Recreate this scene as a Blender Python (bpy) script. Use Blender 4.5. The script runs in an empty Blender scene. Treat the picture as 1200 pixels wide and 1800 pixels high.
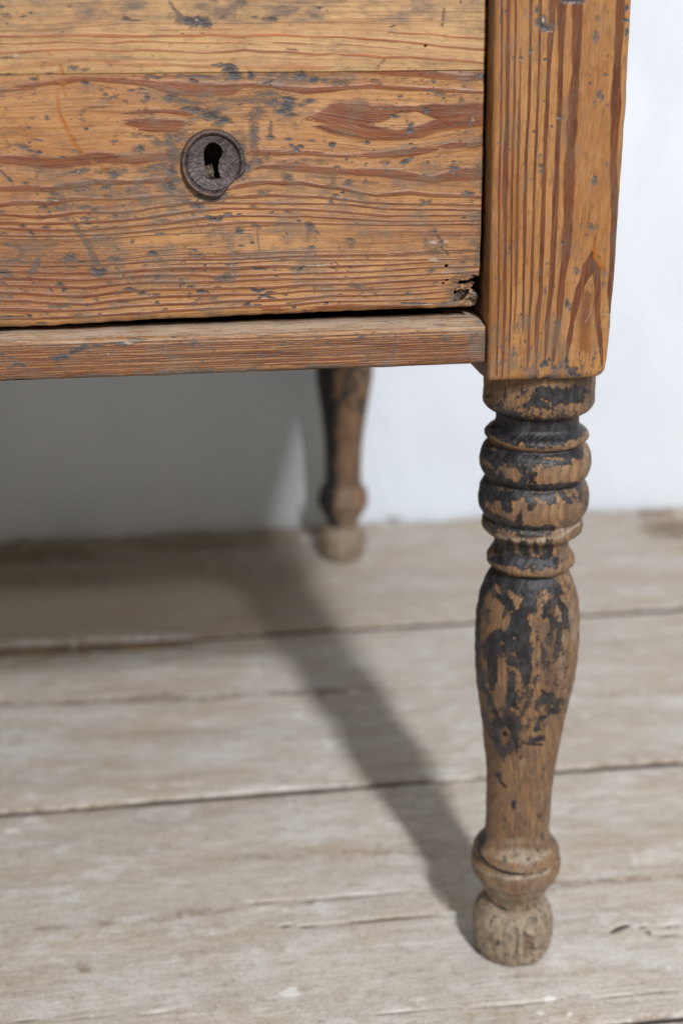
import bpy, math, random
import numpy as np
from mathutils import Vector, Matrix

R = math.radians
scene = bpy.context.scene
C = scene.collection

# ---------------------------------------------------------------- camera
F_PX, CAM_H = 2437.0, 0.507
TH, PSI, ROLL = R(20.36669), R(7.85158709), R(-.11683)
_fw = np.array([math.sin(PSI)*math.cos(TH), math.cos(PSI)*math.cos(TH), -math.sin(TH)])
_rt = np.array([math.cos(PSI), -math.sin(PSI), 0.])
_up = np.cross(_rt, _fw)
_c, _s = math.cos(ROLL), math.sin(ROLL)
RT, UP = _c*_rt+_s*_up, -_s*_rt+_c*_up
cd = bpy.data.cameras.new('camera')
cam = bpy.data.objects.new('camera', cd); C.objects.link(cam)
m = Matrix([[RT[i], UP[i], -_fw[i]] for i in range(3)]).to_4x4()
m.translation = (0, 0, CAM_H)
cam.matrix_world = m
cd.sensor_fit = 'VERTICAL'; cd.sensor_height = 36; cd.sensor_width = 24
cd.lens = F_PX/1800*36
cd.clip_start = .02; cd.clip_end = 50
cd.dof.use_dof = True; cd.dof.focus_distance = .622; cd.dof.aperture_fstop = 5.6
scene.camera = cam

# ---------------------------------------------------------------- light
world = bpy.data.worlds.new('World'); scene.world = world; world.use_nodes = True
bg = world.node_tree.nodes['Background']
bg.inputs[0].default_value = (1.0, .90, .75, 1); bg.inputs[1].default_value = .36

def area(name, loc, target, size, power, col):
    ld = bpy.data.lights.new(name, 'AREA'); ld.shape = 'DISK'; ld.size = size
    ld.energy = power; ld.color = col
    o = bpy.data.objects.new(name, ld); C.objects.link(o)
    o.location = loc
    o.rotation_euler = (Vector(target)-Vector(loc)).to_track_quat('-Z', 'Y').to_euler()
    return o
area('room_lamp', (.47, -1.25, 1.90), (.15, .9, .2), .14, 60, (.96, .985, 1.04))
area('low_lamp', (.60, -1.9, 1.84), (.15, .9, .15), .12, 34, (1.0, .98, .95))
scene.view_settings.view_transform = 'Standard'
scene.view_settings.look = 'None'
scene.view_settings.exposure = 0
scene.view_settings.gamma = 1

# ---------------------------------------------------------------- numpy noise and drawing helpers
def trace_uv(P):
    """where a surface point falls on the tracing sheet used to lay out grain lines and marks"""
    Q = P-np.array([0, 0, CAM_H])
    w = Q@_fw
    w = np.where(w < .05, .05, w)
    return 600+F_PX*(Q@RT)/w, 900-F_PX*(Q@UP)/w

_rng = np.random.RandomState(7)
_tab = _rng.rand(256, 256)
def vnoise(x, y, seed=0):
    x = np.asarray(x, float)+seed*17.31; y = np.asarray(y, float)+seed*9.77
    xi = np.floor(x).astype(int); yi = np.floor(y).astype(int)
    fx = x-xi; fy = y-yi
    fx = fx*fx*(3-2*fx); fy = fy*fy*(3-2*fy)
    a = _tab[xi & 255, yi & 255]; b = _tab[(xi+1) & 255, yi & 255]
    c = _tab[xi & 255, (yi+1) & 255]; d = _tab[(xi+1) & 255, (yi+1) & 255]
    return (a*(1-fx)+b*fx)*(1-fy)+(c*(1-fx)+d*fx)*fy
def fbm(x, y, seed=0, o=4):
    s = 0; a = .5; t = 0
    for k in range(o):
        s = s+a*vnoise(x*2**k, y*2**k, seed+k*3.3); t += a; a *= .5
    return s/t
def sst(a, b, x):
    t = np.clip((x-a)/(b-a), 0, 1)
    return t*t*(3-2*t)

def lines(u, v, L, seed=0, jitter=1.0):
    """dark late-wood lines; each = (strength, [(u, v, halfwidth), ...]) running along u"""
    out = np.zeros_like(u)
    for k, (st, pts) in enumerate(L):
        p = np.array(pts, float)
        if p.shape[1] < 3: p = np.c_[p, np.full(len(p), 2.)]
        y = np.interp(u, p[:, 0], p[:, 1]); w = np.interp(u, p[:, 0], p[:, 2])
        y = y+(fbm(u/38, u*0+k*5.1, seed+k, 3)-.5)*3.2*jitter
        w = w*(.85+.8*fbm(u/30, u*0+k*2.3, seed+k+9, 3))
        d = (v-y)/np.maximum(w, .4)
        d = np.where(d < 0, d*.8, d*1.25)
        a = np.exp(-np.abs(d)**2.6)
        lo, hi = p[0, 0], p[-1, 0]
        e = np.ones_like(u)
        if lo > -20: e = e*sst(lo-14, lo+22, u+(vnoise(u/6, v/1.2, k)-.5)*34)
        if hi < 840: e = e*(1-sst(hi-22, hi+14, u+(vnoise(u/6, v/1.2, k+3)-.5)*34))
        st2 = st*(.82+.45*fbm(u/55, v/6, seed+k+4, 2))
        out = np.maximum(out, a*e*st2)
    return out

def blobs(u, v, B, edge=.35, rag=.55, sx=7., sy=3., seed=1):
    """ragged stains; each = (u, v, ru, rv, strength[, angle])"""
    out = np.zeros_like(u)
    n = (fbm(u/sx, v/sy, seed, 4)-.5)*2
    n2 = (fbm(u/(sx*.35), v/(sy*.35), seed+40, 2)-.5)*2
    for b in B:
        x, y, rx, ry, st = b[:5]; a = b[5] if len(b) > 5 else 0
        s = np.nonzero((np.abs(u-x) < (rx+ry)*1.9+4) & (np.abs(v-y) < (rx+ry)*1.9+4))
        if not len(s[0]): continue
        du = u[s]-x; dv = v[s]-y
        ca, sa = math.cos(a), math.sin(a)
        p = (du*ca+dv*sa)/rx; q = (-du*sa+dv*ca)/ry
        d = np.sqrt(p*p+q*q)+n[s]*rag+n2[s]*rag*.5
        out[s] = np.maximum(out[s], st*(1-sst(1-edge, 1+edge*.5, d)))
    return out

def strokes(u, v, S, edge=.4, rag=.5, sx=6., sy=6., seed=2):
    """brush strokes; each = (strength, [(u, v, radius), ...])"""
    out = np.zeros_like(u)
    n = (fbm(u/sx, v/sy, seed, 4)-.5)*2*rag
    for st, pts in S:
        p = np.array(pts, float)
        if len(p) == 1: p = np.r_[p, p+[.01, 0, 0]]
        for a, b in zip(p[:-1], p[1:]):
            r = max(a[2], b[2])*1.8+3
            s = np.nonzero((u > min(a[0], b[0])-r) & (u < max(a[0], b[0])+r) & (v > min(a[1], b[1])-r) & (v < max(a[1], b[1])+r))
            if not len(s[0]): continue
            du, dv = b[0]-a[0], b[1]-a[1]; l2 = du*du+dv*dv+1e-9
            t = np.clip(((u[s]-a[0])*du+(v[s]-a[1])*dv)/l2, 0, 1)
            rr = a[2]+(b[2]-a[2])*t
            d = np.hypot(u[s]-a[0]-t*du, v[s]-a[1]-t*dv)/rr+n[s]
            out[s] = np.maximum(out[s], st*(1-sst(1-edge, 1+edge*.4, d)))
    return out

# ---------------------------------------------------------------- mesh helpers
def link(name, me, mat=None, parent=None, smooth=True):
    o = bpy.data.objects.new(name, me); C.objects.link(o)
    if mat: me.materials.append(mat)
    if smooth: me.polygons.foreach_set('use_smooth', np.ones(len(me.polygons), bool))
    if parent: o.parent = parent
    return o

def mesh_from(name, V, Fq, attrs=None, flat=None):
    me = bpy.data.meshes.new(name)
    V = np.asarray(V, np.float32); Fq = np.asarray(Fq, np.int32)
    me.vertices.add(len(V)); me.vertices.foreach_set('co', V.ravel())
    n = len(Fq); k = Fq.shape[1]
    me.loops.add(n*k); me.loops.foreach_set('vertex_index', Fq.ravel())
    me.polygons.add(n)
    me.polygons.foreach_set('loop_start', np.arange(0, n*k, k, dtype=np.int32))
    me.polygons.foreach_set('loop_total', np.full(n, k, np.int32))
    me.update(calc_edges=True)
    for nm, A in (attrs or {}).items():
        A = np.asarray(A, np.float32)
        if A.ndim == 1:
            at = me.attributes.new(nm, 'FLOAT', 'POINT'); at.data.foreach_set('value', A)
        else:
            at = me.attributes.new(nm, 'FLOAT_VECTOR', 'POINT'); at.data.foreach_set('vector', A.ravel())
    me.validate()
    return me

def grid_faces(nr, nc, wrap=False):
    i = np.arange(nr-1)[:, None]; j = np.arange(nc if wrap else nc-1)[None, :]
    j2 = (j+1) % nc
    return np.stack([i*nc+j, i*nc+j2, (i+1)*nc+j2, (i+1)*nc+j], -1).reshape(-1, 4)

def extrude_edges(V, Fq, off):
    """walls along every open edge, so that holes and rims have real depth"""
    E = np.concatenate([Fq[:, [0, 1]], Fq[:, [1, 2]], Fq[:, [2, 3]], Fq[:, [3, 0]]])
    key = np.sort(E, 1); key = key[:, 0].astype(np.int64)*len(V)+key[:, 1]
    u, idx, cnt = np.unique(key, return_index=True, return_counts=True)
    B = E[idx[cnt == 1]]
    vs = np.unique(B); mp = np.full(len(V), -1); n0 = len(V)
    # duplicate the rim (sharp shading) and its pushed-back copy
    mp[vs] = np.arange(len(vs))
    nv = len(vs)
    V2 = np.concatenate([V, V[vs], V[vs]+off])
    a = n0+mp[B[:, 0]]; b = n0+mp[B[:, 1]]
    W = np.stack([b, a, a+nv, b+nv], 1)
    return V2, np.concatenate([Fq, W]), np.concatenate([np.arange(n0), vs, vs])

def axis(parts):
    """[(start, stop, step), ...] -> increasing coordinates"""
    o = []
    for a, b, s in parts:
        n = max(1, int(round((b-a)/s))); o += list(np.linspace(a, b, n, endpoint=False))
    o.append(parts[-1][1]); return np.array(o)

def box_mesh(name, b, mat, parent=None, bevel=.0015, axis_='x', seed=0.0):
    x0, x1, y0, y1, z0, z1 = b
    V = np.array([[x, y, z] for x in (x0, x1) for y in (y0, y1) for z in (z0, z1)], float)
    Fq = [[0, 1, 3, 2], [4, 6, 7, 5], [0, 4, 5, 1], [2, 3, 7, 6], [0, 2, 6, 4], [1, 5, 7, 3]]
    me = bpy.data.meshes.new(name); me.from_pydata(V.tolist(), [], Fq); me.update()
    import bmesh
    bm = bmesh.new(); bm.from_mesh(me)
    bmesh.ops.recalc_face_normals(bm, faces=bm.faces)
    if bevel: bmesh.ops.bevel(bm, geom=list(bm.edges), offset=bevel, segments=2, affect='EDGES', profile=.6)
    bm.to_mesh(me); bm.free()
    co = np.empty(len(me.vertices)*3, np.float32); me.vertices.foreach_get('co', co); co = co.reshape(-1, 3)
    if axis_ == 'x': g = np.c_[co[:, 0], co[:, 2]+co[:, 1]*.9, np.full(len(co), seed)]
    elif axis_ == 'z': g = np.c_[co[:, 2], co[:, 0]+co[:, 1]*.9, np.full(len(co), seed)]
    else: g = np.c_[co[:, 1], co[:, 0]+co[:, 2]*.9, np.full(len(co), seed)]
    at = me.attributes.new('grain', 'FLOAT_VECTOR', 'POINT'); at.data.foreach_set('vector', g.astype(np.float32).ravel())
    return link(name, me, mat, parent, smooth=False)

def props(o, label=None, cat=None, kind=None, group=None):
    if label: o['label'] = label
    if cat: o['category'] = cat
    if kind: o['kind'] = kind
    if group: o['group'] = group
    return o

# ---------------------------------------------------------------- materials
class NT:
    def __init__(s, name):
        s.m = bpy.data.materials.new(name); s.m.use_nodes = True
        s.t = s.m.node_tree; s.b = s.t.nodes['Principled BSDF']
    def n(s, ty, **k):
        n = s.t.nodes.new(ty)
        for a, b in k.items(): setattr(n, a, b)
        return n
    def l(s, a, b): s.t.links.new(a, b)
    def put(s, sock, v):
        if hasattr(v, 'default_value') or hasattr(v, 'is_linked'): s.l(v, sock)
        else: sock.default_value = v
    def attr(s, name, vec=False):
        n = s.n('ShaderNodeAttribute', attribute_name=name)
        return n.outputs['Vector' if vec else 'Fac']
    def math(s, op, a, b=0., c=None, clamp=False):
        n = s.n('ShaderNodeMath', operation=op, use_clamp=clamp)
        s.put(n.inputs[0], a); s.put(n.inputs[1], b)
        if c is not None: s.put(n.inputs[2], c)
        return n.outputs[0]
    def vmul(s, v, sc, off=(0, 0, 0)):
        n = s.n('ShaderNodeVectorMath', operation='MULTIPLY_ADD')
        s.put(n.inputs[0], v); n.inputs[1].default_value = sc; n.inputs[2].default_value = off
        return n.outputs[0]
    def noise(s, v, scale=1., detail=4., rough=.55, dist=0.):
        n = s.n('ShaderNodeTexNoise'); s.put(n.inputs['Vector'], v)
        n.inputs['Scale'].default_value = scale; n.inputs['Detail'].default_value = detail
        n.inputs['Roughness'].default_value = rough; n.inputs['Distortion'].default_value = dist
        return n.outputs['Fac']
    def ramp(s, f, stops, interp='LINEAR'):
        n = s.n('ShaderNodeValToRGB'); cr = n.color_ramp; cr.interpolation = interp
        while len(cr.elements) < len(stops): cr.elements.new(.5)
        for e, (p, c) in zip(cr.elements, stops):
            e.position = p; e.color = (c, c, c, 1) if isinstance(c, (int, float)) else (*c, 1)
        s.put(n.inputs[0], f); return n.outputs[0]
    def remap(s, f, a, b, c=0., d=1.):
        n = s.n('ShaderNodeMapRange', clamp=True, interpolation_type='SMOOTHSTEP'); s.put(n.inputs[0], f)
        for i, x in zip((1, 2, 3, 4), (a, b, c, d)): n.inputs[i].default_value = x
        return n.outputs[0]
    def mix(s, f, a, b, mode='MIX'):
        n = s.n('ShaderNodeMix', data_type='RGBA', blend_type=mode)
        s.put(n.inputs[0], f)
        for i, x in ((6, a), (7, b)):
            if isinstance(x, tuple): n.inputs[i].default_value = (*x, 1)
            else: s.l(x, n.inputs[i])
        return n.outputs[2]
    def amp(s, f, k=3.):
        # stretch a noise value about its middle
        return s.math('MULTIPLY_ADD', s.math('SUBTRACT', f, .5), k, .5)
    def bump(s, h, strength, dist, prev=None):
        n = s.n('ShaderNodeBump'); s.put(n.inputs['Height'], h)
        n.inputs['Strength'].default_value = strength; n.inputs['Distance'].default_value = dist
        if prev: s.l(prev, n.inputs['Normal'])
        return n.outputs[0]

def wood(name, pale=(.395, .198, .070), tan=(.250, .097, .028), late=(.098, .023, .006), grey=(.15, .118, .10),
         fine=.35, ringscale=420., grime=.35, rough=.5, solid=False, spec=.4, relief=1.0, streak=.45):
    """old pine. Mesh attributes: grain (along, across, seed) in metres; late, stain, pale, drip masks.
    solid=True: growth rings cut through the turned solid instead"""
    t = NT(name)
    if solid:
        tc = t.n('ShaderNodeTexCoord'); P = tc.outputs['Object']
        w = t.noise(t.vmul(P, (9, 9, 2.2)), 1., 2.)
        sep = t.n('ShaderNodeSeparateXYZ'); t.l(P, sep.inputs[0])
        xx = t.math('ADD', t.math('ADD', sep.outputs[0], .021), t.math('MULTIPLY', t.math('SUBTRACT', w, .5), .022))
        yy = t.math('ADD', t.math('ADD', sep.outputs[1], -.012), t.math('MULTIPLY', t.math('SUBTRACT', w, .5), .010))
        rad = t.math('SQRT', t.math('ADD', t.math('MULTIPLY', xx, xx), t.math('MULTIPLY', yy, yy)))
        ph = t.math('FRACT', t.math('MULTIPLY', rad, 560.))
        ring = t.ramp(ph, [(0, 0.), (.45, .12), (.82, 1.), (.93, .8), (1, 0.)])
        G = t.n('ShaderNodeCombineXYZ'); t.l(sep.outputs[2], G.inputs[0]); t.l(rad, G.inputs[1])
        ang = t.math('ARCTAN2', sep.outputs[0], sep.outputs[1])
        t.l(t.math('MULTIPLY', ang, .03), G.inputs[2]); g = G.outputs[0]
        g2 = t.n('ShaderNodeCombineXYZ'); t.l(sep.outputs[2], g2.inputs[0]); t.l(t.math('MULTIPLY', ang, .025), g2.inputs[1])
        g = g2.outputs[0]
    else:
        g = t.attr('grain', True)
        n1 = t.noise(t.vmul(g, (7., ringscale, 7)), 1., 2., .7)
        ring = t.remap(n1, .47, .68)
        P = g
    big = t.noise(t.vmul(g, (9, 55, 3)), 1., 3.)
    fib = t.noise(t.vmul(g, (90, 2600, 9), (3, 1, 0)), 1., 3., .7)
    fib2 = t.noise(t.vmul(g, (28, 900, 5), (7, 2, 0)), 1., 4., .7)
    col = t.mix(t.remap(big, .32, .68), pale, tan)
    var = t.noise(t.vmul(g, (26, 60, 7), (1.3, 4, 0)), 1., 4., .6)
    col = t.mix(t.math('MULTIPLY', t.remap(var, .42, .66), .5), col, (.30, .145, .065))
    fa = t.math('ADD', t.math('MULTIPLY', t.attr('fine'), 1.), fine)
    mid = tuple(a*.45+b*.55 for a, b in zip(tan, late))
    col = t.mix(t.math('MULTIPLY', ring, fa, clamp=True), col, mid)
    col = t.mix(t.remap(fib, .48, .64, 0, .26), col, (.46, .31, .15), 'MIX')
    la = t.remap(t.attr('late'), .12, .62)
    la2 = t.math('MULTIPLY', la, t.remap(fib2, .36, .54, .72, 1.), clamp=True)
    deep = t.mix(t.remap(t.noise(t.vmul(g, (30, 300, 4)), 1., 4., .7), .38, .62), late, (late[0]*1.8, late[1]*2.0, late[2]*1.8))
    col = t.mix(la2, col, deep)
    col = t.mix(t.remap(fib2, .38, .52, streak, 0), col, tuple(x*.55 for x in tan), 'MIX')
    dap = t.noise(t.vmul(g, (190, 420, 9), (2, 8, 0)), 1., 5., .7)
    col = t.mix(t.remap(dap, .5, .66, 0, .42), col, tuple(x*.5 for x in tan))
    # handling grime
    gv = t.noise(t.vmul(g, (60, 110, 9), (11, 5, 0)), 1., 6., .68)
    gm = t.math('MULTIPLY', t.remap(gv, .50, .64), grime)
    gm = t.math('ADD', gm, t.math('MULTIPLY', t.attr('grime'), t.remap(gv, .36, .58)), clamp=True)
    col = t.mix(gm, col, (.125, .082, .055))
    # dark dents and stains, broken up along the fibre
    st = t.math('ADD', t.attr('stain'), t.math('MULTIPLY', t.math('SUBTRACT', t.noise(t.vmul(g, (380, 1500, 9)), 1., 6., .8), .5), t.math('MULTIPLY_ADD', t.remap(t.attr('stain'), 0., .25), 1.9, .25)))
    stm = t.remap(st, .12, .62, 0, .95)
    sc = t.mix(t.remap(st, .32, .85), grey, (.034, .032, .036))
    col = t.mix(stm, col, sc)
    sp = t.noise(t.vmul(g, (900, 1500, 9)), 1., 2., .6)
    spm = t.remap(sp, .715, .76)
    col = t.mix(t.math('MULTIPLY', spm, .55), col, (.07, .055, .055))
    pm = t.remap(t.math('ADD', t.attr('pale'), t.math('MULTIPLY', t.math('SUBTRACT', t.noise(t.vmul(g, (70, 1300, 9), (5, 0, 0)), 1., 5., .75), .5), 2.4)), .3, 1.0, 0, .9)
    col = t.mix(pm, col, (.38, .305, .235))
    col = t.mix(t.math('MULTIPLY', t.attr('drip'), 1.15, clamp=True), col, (.26, .085, .008))
    t.l(col, t.b.inputs['Base Color'])
    rg = t.math('ADD', rough, t.math('MULTIPLY', t.math('SUBTRACT', fib2, .5), .3))
    rg = t.math('ADD', rg, t.math('MULTIPLY', pm, .2), clamp=True)
    t.l(rg, t.b.inputs['Roughness'])
    t.b.inputs['Specular IOR Level'].default_value = spec
    h = t.math('ADD', t.math('MULTIPLY', la, .5), t.math('MULTIPLY', ring, .25))
    h = t.math('ADD', h, t.math('MULTIPLY', fib, .5))
    h = t.math('SUBTRACT', h, t.math('MULTIPLY', stm, .9))
    h = t.math('SUBTRACT', h, t.math('MULTIPLY', spm, .8))
    nb = t.bump(h, .55*relief, .0006)
    nb = t.bump(gv, .25*relief, .0012, nb)
    t.l(nb, t.b.inputs['Normal'])
    return t.m

M_drawer = wood('old_pine_drawer', grime=.5, rough=.44)
M_upper = wood('old_pine_upper_board', pale=(.455, .285, .125), tan=(.35, .198, .080), late=(.20, .058, .020), fine=.3, ringscale=520)
M_rail = wood('old_pine_rail', pale=(.35, .17, .055), tan=(.23, .092, .028), late=(.075, .02, .007), fine=.6, ringscale=620, grime=.4)
M_post = wood('old_pine_post', pale=(.345, .160, .045), tan=(.225, .088, .021), late=(.062, .014, .004), fine=.25, ringscale=300, grime=.32, rough=.38, spec=.5, streak=.2)
M_case = wood('old_pine_case', pale=(.40, .25, .12), tan=(.28, .15, .07), fine=.5, rough=.6)

def leg_material(name, grey_mix, dusty):
    m = wood(name, pale=(.275, .160, .078), tan=(.19, .103, .048), late=(.06, .024, .012), fine=.85, grime=.5, rough=.55, solid=True, relief=.9)
    t = NT.__new__(NT); t.m = m; t.t = m.node_tree; t.b = m.node_tree.nodes['Principled BSDF']
    tc = t.n('ShaderNodeTexCoord'); P = tc.outputs['Object']
    base = t.b.inputs['Base Color'].links[0].from_socket
    nrm = t.b.inputs['Normal'].links[0].from_socket
    rgh = t.b.inputs['Roughness'].links[0].from_socket
    # dusty grey bleaching towards the foot and on ledges, plus a painted rim highlight
    dn = t.noise(t.vmul(P, (120, 120, 60)), 1., 6., .7)
    dk = t.noise(t.vmul(P, (70, 70, 26), (3, 1, 5)), 1., 6., .72)
    base = t.mix(t.math('MULTIPLY', t.remap(dk, .49, .62, 0, .55), t.math('SUBTRACT', 1., t.attr('dust_highlight'), clamp=True)), base, (.062, .040, .026))
    dm = t.math('ADD', t.attr('dust_highlight'), t.math('MULTIPLY', t.math('SUBTRACT', dn, .5), 2.2))
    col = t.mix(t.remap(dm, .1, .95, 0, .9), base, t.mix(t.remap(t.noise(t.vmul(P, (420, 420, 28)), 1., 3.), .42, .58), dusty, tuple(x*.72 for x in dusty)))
    # old black paint, flaked
    fl = t.noise(t.vmul(P, (1100, 1100, 600)), 1., 6., .8)
    fl2 = t.noise(t.vmul(P, (260, 260, 120)), 1., 5., .62)
    pa = t.math('ADD', t.attr('paint'), t.math('ADD', t.math('MULTIPLY', t.math('SUBTRACT', fl, .5), t.math('MULTIPLY_ADD', t.remap(t.attr('paint'), 0., .2), 1.7, .7)), t.math('MULTIPLY', t.math('SUBTRACT', fl2, .5), 2.2)))
    pm = t.remap(pa, .30, .40)
    halo = t.remap(pa, -.05, .35, 0, .6)
    col = t.mix(halo, col, (.085, .055, .042))
    pc = t.mix(t.remap(fl2, .4, .72), (.009, .0085, .0105), (.045, .042, .046))
    col = t.mix(pm, col, pc)
    t.l(col, t.b.inputs['Base Color'])
    t.l(t.math('SUBTRACT', rgh, t.math('MULTIPLY', pm, .14)), t.b.inputs['Roughness'])
    t.l(t.bump(t.math('ADD', pm, t.math('MULTIPLY', fl, .3)), .9, .0006, nrm), t.b.inputs['Normal'])
    return m
M_leg = leg_material('turned_leg_flaked_paint', 0, (.32, .255, .18))

def escutcheon_material():
    t = NT('dark_turned_wood')
    tc = t.n('ShaderNodeTexCoord'); P = tc.outputs['Object']
    n = t.n('ShaderNodeVectorRotate', rotation_type='Y_AXIS'); t.l(P, n.inputs['Vector']); n.inputs['Angle'].default_value = R(38)
    g = n.outputs[0]
    a = t.noise(t.vmul(g, (160, 400, 1500)), 1., 4., .65)
    b = t.noise(t.vmul(g, (200, 300, 330)), 1., 5., .6)
    c = t.mix(t.remap(a, .35, .7), (.030, .023, .022), (.105, .080, .074))
    c = t.mix(t.remap(b, .50, .68, 0, .8), c, (.012, .010, .012))
    c = t.mix(t.math('MULTIPLY', t.attr('rim'), t.remap(b, .3, .6, 1., .2)), c, (.13, .070, .046))
    t.l(c, t.b.inputs['Base Color']); t.b.inputs['Roughness'].default_value = .5
    t.b.inputs['Specular IOR Level'].default_value = .45
    t.l(t.bump(t.math('ADD', a, b), .6, .0006), t.b.inputs['Normal'])
    return t.m
M_esc = escutcheon_material()

def plain(name, c1, c2, sc, rough=.8, bumpd=.001):
    t = NT(name); tc = t.n('ShaderNodeTexCoord')
    a = t.noise(tc.outputs['Object'], sc, 6., .65)
    t.l(t.mix(t.remap(a, .35, .65), c1, c2), t.b.inputs['Base Color'])
    t.b.inputs['Roughness'].default_value = rough
    t.l(t.bump(a, .6, bumpd), t.b.inputs['Normal'])
    return t.m
M_dark = plain('dark_inner_wood', (.035, .026, .02), (.06, .045, .035), 60)
M_plug = plain('rotten_wood_dust', (.06, .047, .028), (.15, .12, .075), 1400, .9, .0006)
M_grey = plain('weathered_splinter', (.16, .14, .12), (.30, .26, .22), 700, .85, .0008)

def wall_material():
    t = NT('white_limewash_wall'); tc = t.n('ShaderNodeTexCoord'); P = tc.outputs['Object']
    a = t.noise(P, 3., 4., .5); b = t.noise(t.vmul(P, (14, 14, 5)), 1., 5., .6); c = t.noise(P, 160., 3., .6)
    col = t.mix(t.remap(a, .3, .7), (.66, .72, .80), (.745, .795, .865))
    col = t.mix(t.remap(b, .5, .66, 0, .4), col, (.64, .69, .765))
    col = t.mix(t.math('MULTIPLY', t.attr('dirt'), t.remap(b, .25, .6, .4, 1.), clamp=True), col, (.20, .165, .12))
    t.l(col, t.b.inputs['Base Color']); t.b.inputs['Roughness'].default_value = .75
    t.b.inputs['Specular IOR Level'].default_value = .25
    t.l(t.bump(c, .25, .001, t.bump(b, .5, .01)), t.b.inputs['Normal'])
    return t.m
M_wall = wall_material()

def floor_material():
    t = NT('worn_grey_floorboard'); g = t.attr('grain', True)
    big = t.noise(t.vmul(g, (5, 16, 5)), 1., 5., .6)
    str_ = t.noise(t.vmul(g, (7, 120, 6), (2, 0, 0)), 1., 5., .65)
    fib = t.noise(t.vmul(g, (45, 1100, 6)), 1., 4., .7)
    bl = t.noise(t.vmul(g, (38, 60, 6), (9, 2, 0)), 1., 6., .65)
    bl2 = t.noise(t.vmul(g, (130, 220, 6), (4, 2, 0)), 1., 5., .65)
    col = t.mix(t.remap(big, .35, .65), (.53, .495, .445), (.485, .42, .345))
    col = t.mix(t.remap(str_, .49, .62, 0, .50), col, (.34, .285, .23))
    col = t.mix(t.remap(bl, .51, .64, 0, .65), col, (.63, .61, .585))
    col = t.mix(t.remap(bl2, .52, .64, 0, .42), col, (.30, .25, .205))
    col = t.mix(t.remap(fib, .5, .62, 0, .42), col, (.29, .245, .20))
    col = t.mix(t.remap(fib, .48, .38, 0, .35), col, (.66, .64, .61))
    warm = t.noise(t.vmul(g, (11, 30, 6), (21, 3, 0)), 1., 6., .7)
    col = t.mix(t.remap(warm, .5, .62, 0, .42), col, (.40, .30, .205))
    col = t.mix(t.remap(warm, .46, .36, 0, .45), col, (.60, .585, .56))
    grit = t.noise(t.vmul(g, (520, 900, 6), (1, 3, 0)), 1., 5., .8)
    col = t.mix(t.remap(grit, .52, .60, 0, .38), col, (.27, .225, .18))
    col = t.mix(t.remap(grit, .48, .41, 0, .35), col, (.68, .66, .63))
    sp = t.noise(t.vmul(g, (330, 520, 6)), 1., 3., .6)
    col = t.mix(t.remap(sp, .67, .71, 0, .8), col, (.12, .085, .06))
    sp2 = t.noise(t.vmul(g, (260, 420, 6), (31, 7, 0)), 1., 3., .6)
    col = t.mix(t.remap(sp2, .68, .73, 0, .8), col, (.74, .71, .67))
    def layer(col, at, c, lo=.25, hi=.7):
        m_ = t.math('ADD', t.attr(at), t.math('MULTIPLY', t.math('SUBTRACT', bl2, .5), 2.2))
        return t.mix(t.remap(m_, lo, hi, 0, .85), col, c), m_
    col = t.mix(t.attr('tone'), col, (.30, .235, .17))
    col, _ = layer(col, 'brown', (.19, .13, .09), .15, 1.0)
    col, _ = layer(col, 'ochre', (.40, .29, .17), .2, 1.1)
    col, _ = layer(col, 'white', (.72, .70, .67), .25, .95)
    cm = t.math('ADD', t.attr('crack'), t.math('MULTIPLY', t.math('SUBTRACT', str_, .5), .9))
    col = t.mix(t.remap(cm, .3, .7, 0, .95), col, (.045, .032, .024))
    t.l(col, t.b.inputs['Base Color'])
    t.l(t.remap(bl, .3, .7, .62, .8), t.b.inputs['Roughness'])
    t.b.inputs['Specular IOR Level'].default_value = .3
    h = t.math('ADD', t.math('MULTIPLY', fib, .5), t.math('MULTIPLY', str_, .7))
    h = t.math('SUBTRACT', h, t.math('MULTIPLY', t.attr('crack'), 2.))
    t.l(t.bump(bl2, .3, .0015, t.bump(h, .6, .0012)), t.b.inputs['Normal'])
    return t.m
M_floor = floor_material()

# ---------------------------------------------------------------- setting: wall
WY = 1.303
def build_wall():
    X = axis([(-2.2, -.3, .1), (-.3, .75, .006), (.75, 3., .15)])
    Z = axis([(-.03, .12, .003), (.12, .7, .02), (.7, 2.4, .2)])
    x, z = np.meshgrid(X, Z)
    y = WY+.0055-.0226*(x+.05)/1.  # the wall runs a touch out of parallel
    y = y+(fbm(x*3, z*3, 5)-.5)*.020+(fbm(x*16, z*16, 9, 3)-.5)*.0022
    low = np.exp(-np.maximum(z, 0)/.012)
    y = y-low*(fbm(x*26, z*8, 8, 4)-.35)*.012
    V = np.stack([x, y, z], -1).reshape(-1, 3)
    u, v = trace_uv(V)
    d = np.exp(-np.maximum(V[:, 2]-.002, 0)/.005)*(.35+1.2*fbm(V[:, 0]*30, V[:, 0]*0, 3))
    d = np.maximum(d, blobs(u, v, [(692, 914, 20, 9, .8), (660, 922, 8, 5, .5), (545, 935, 12, 6, .6), (1000, 908, 20, 4, .3), (1140, 902, 40, 5, .7), (1060, 905, 20, 4, .5)], .8, .5, 12, 8))
    o = link('wall', mesh_from('wall', V, grid_faces(len(Z), len(X))[:, ::-1], {'dirt': d}), M_wall)
    return props(o, kind='structure')
build_wall()

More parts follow.
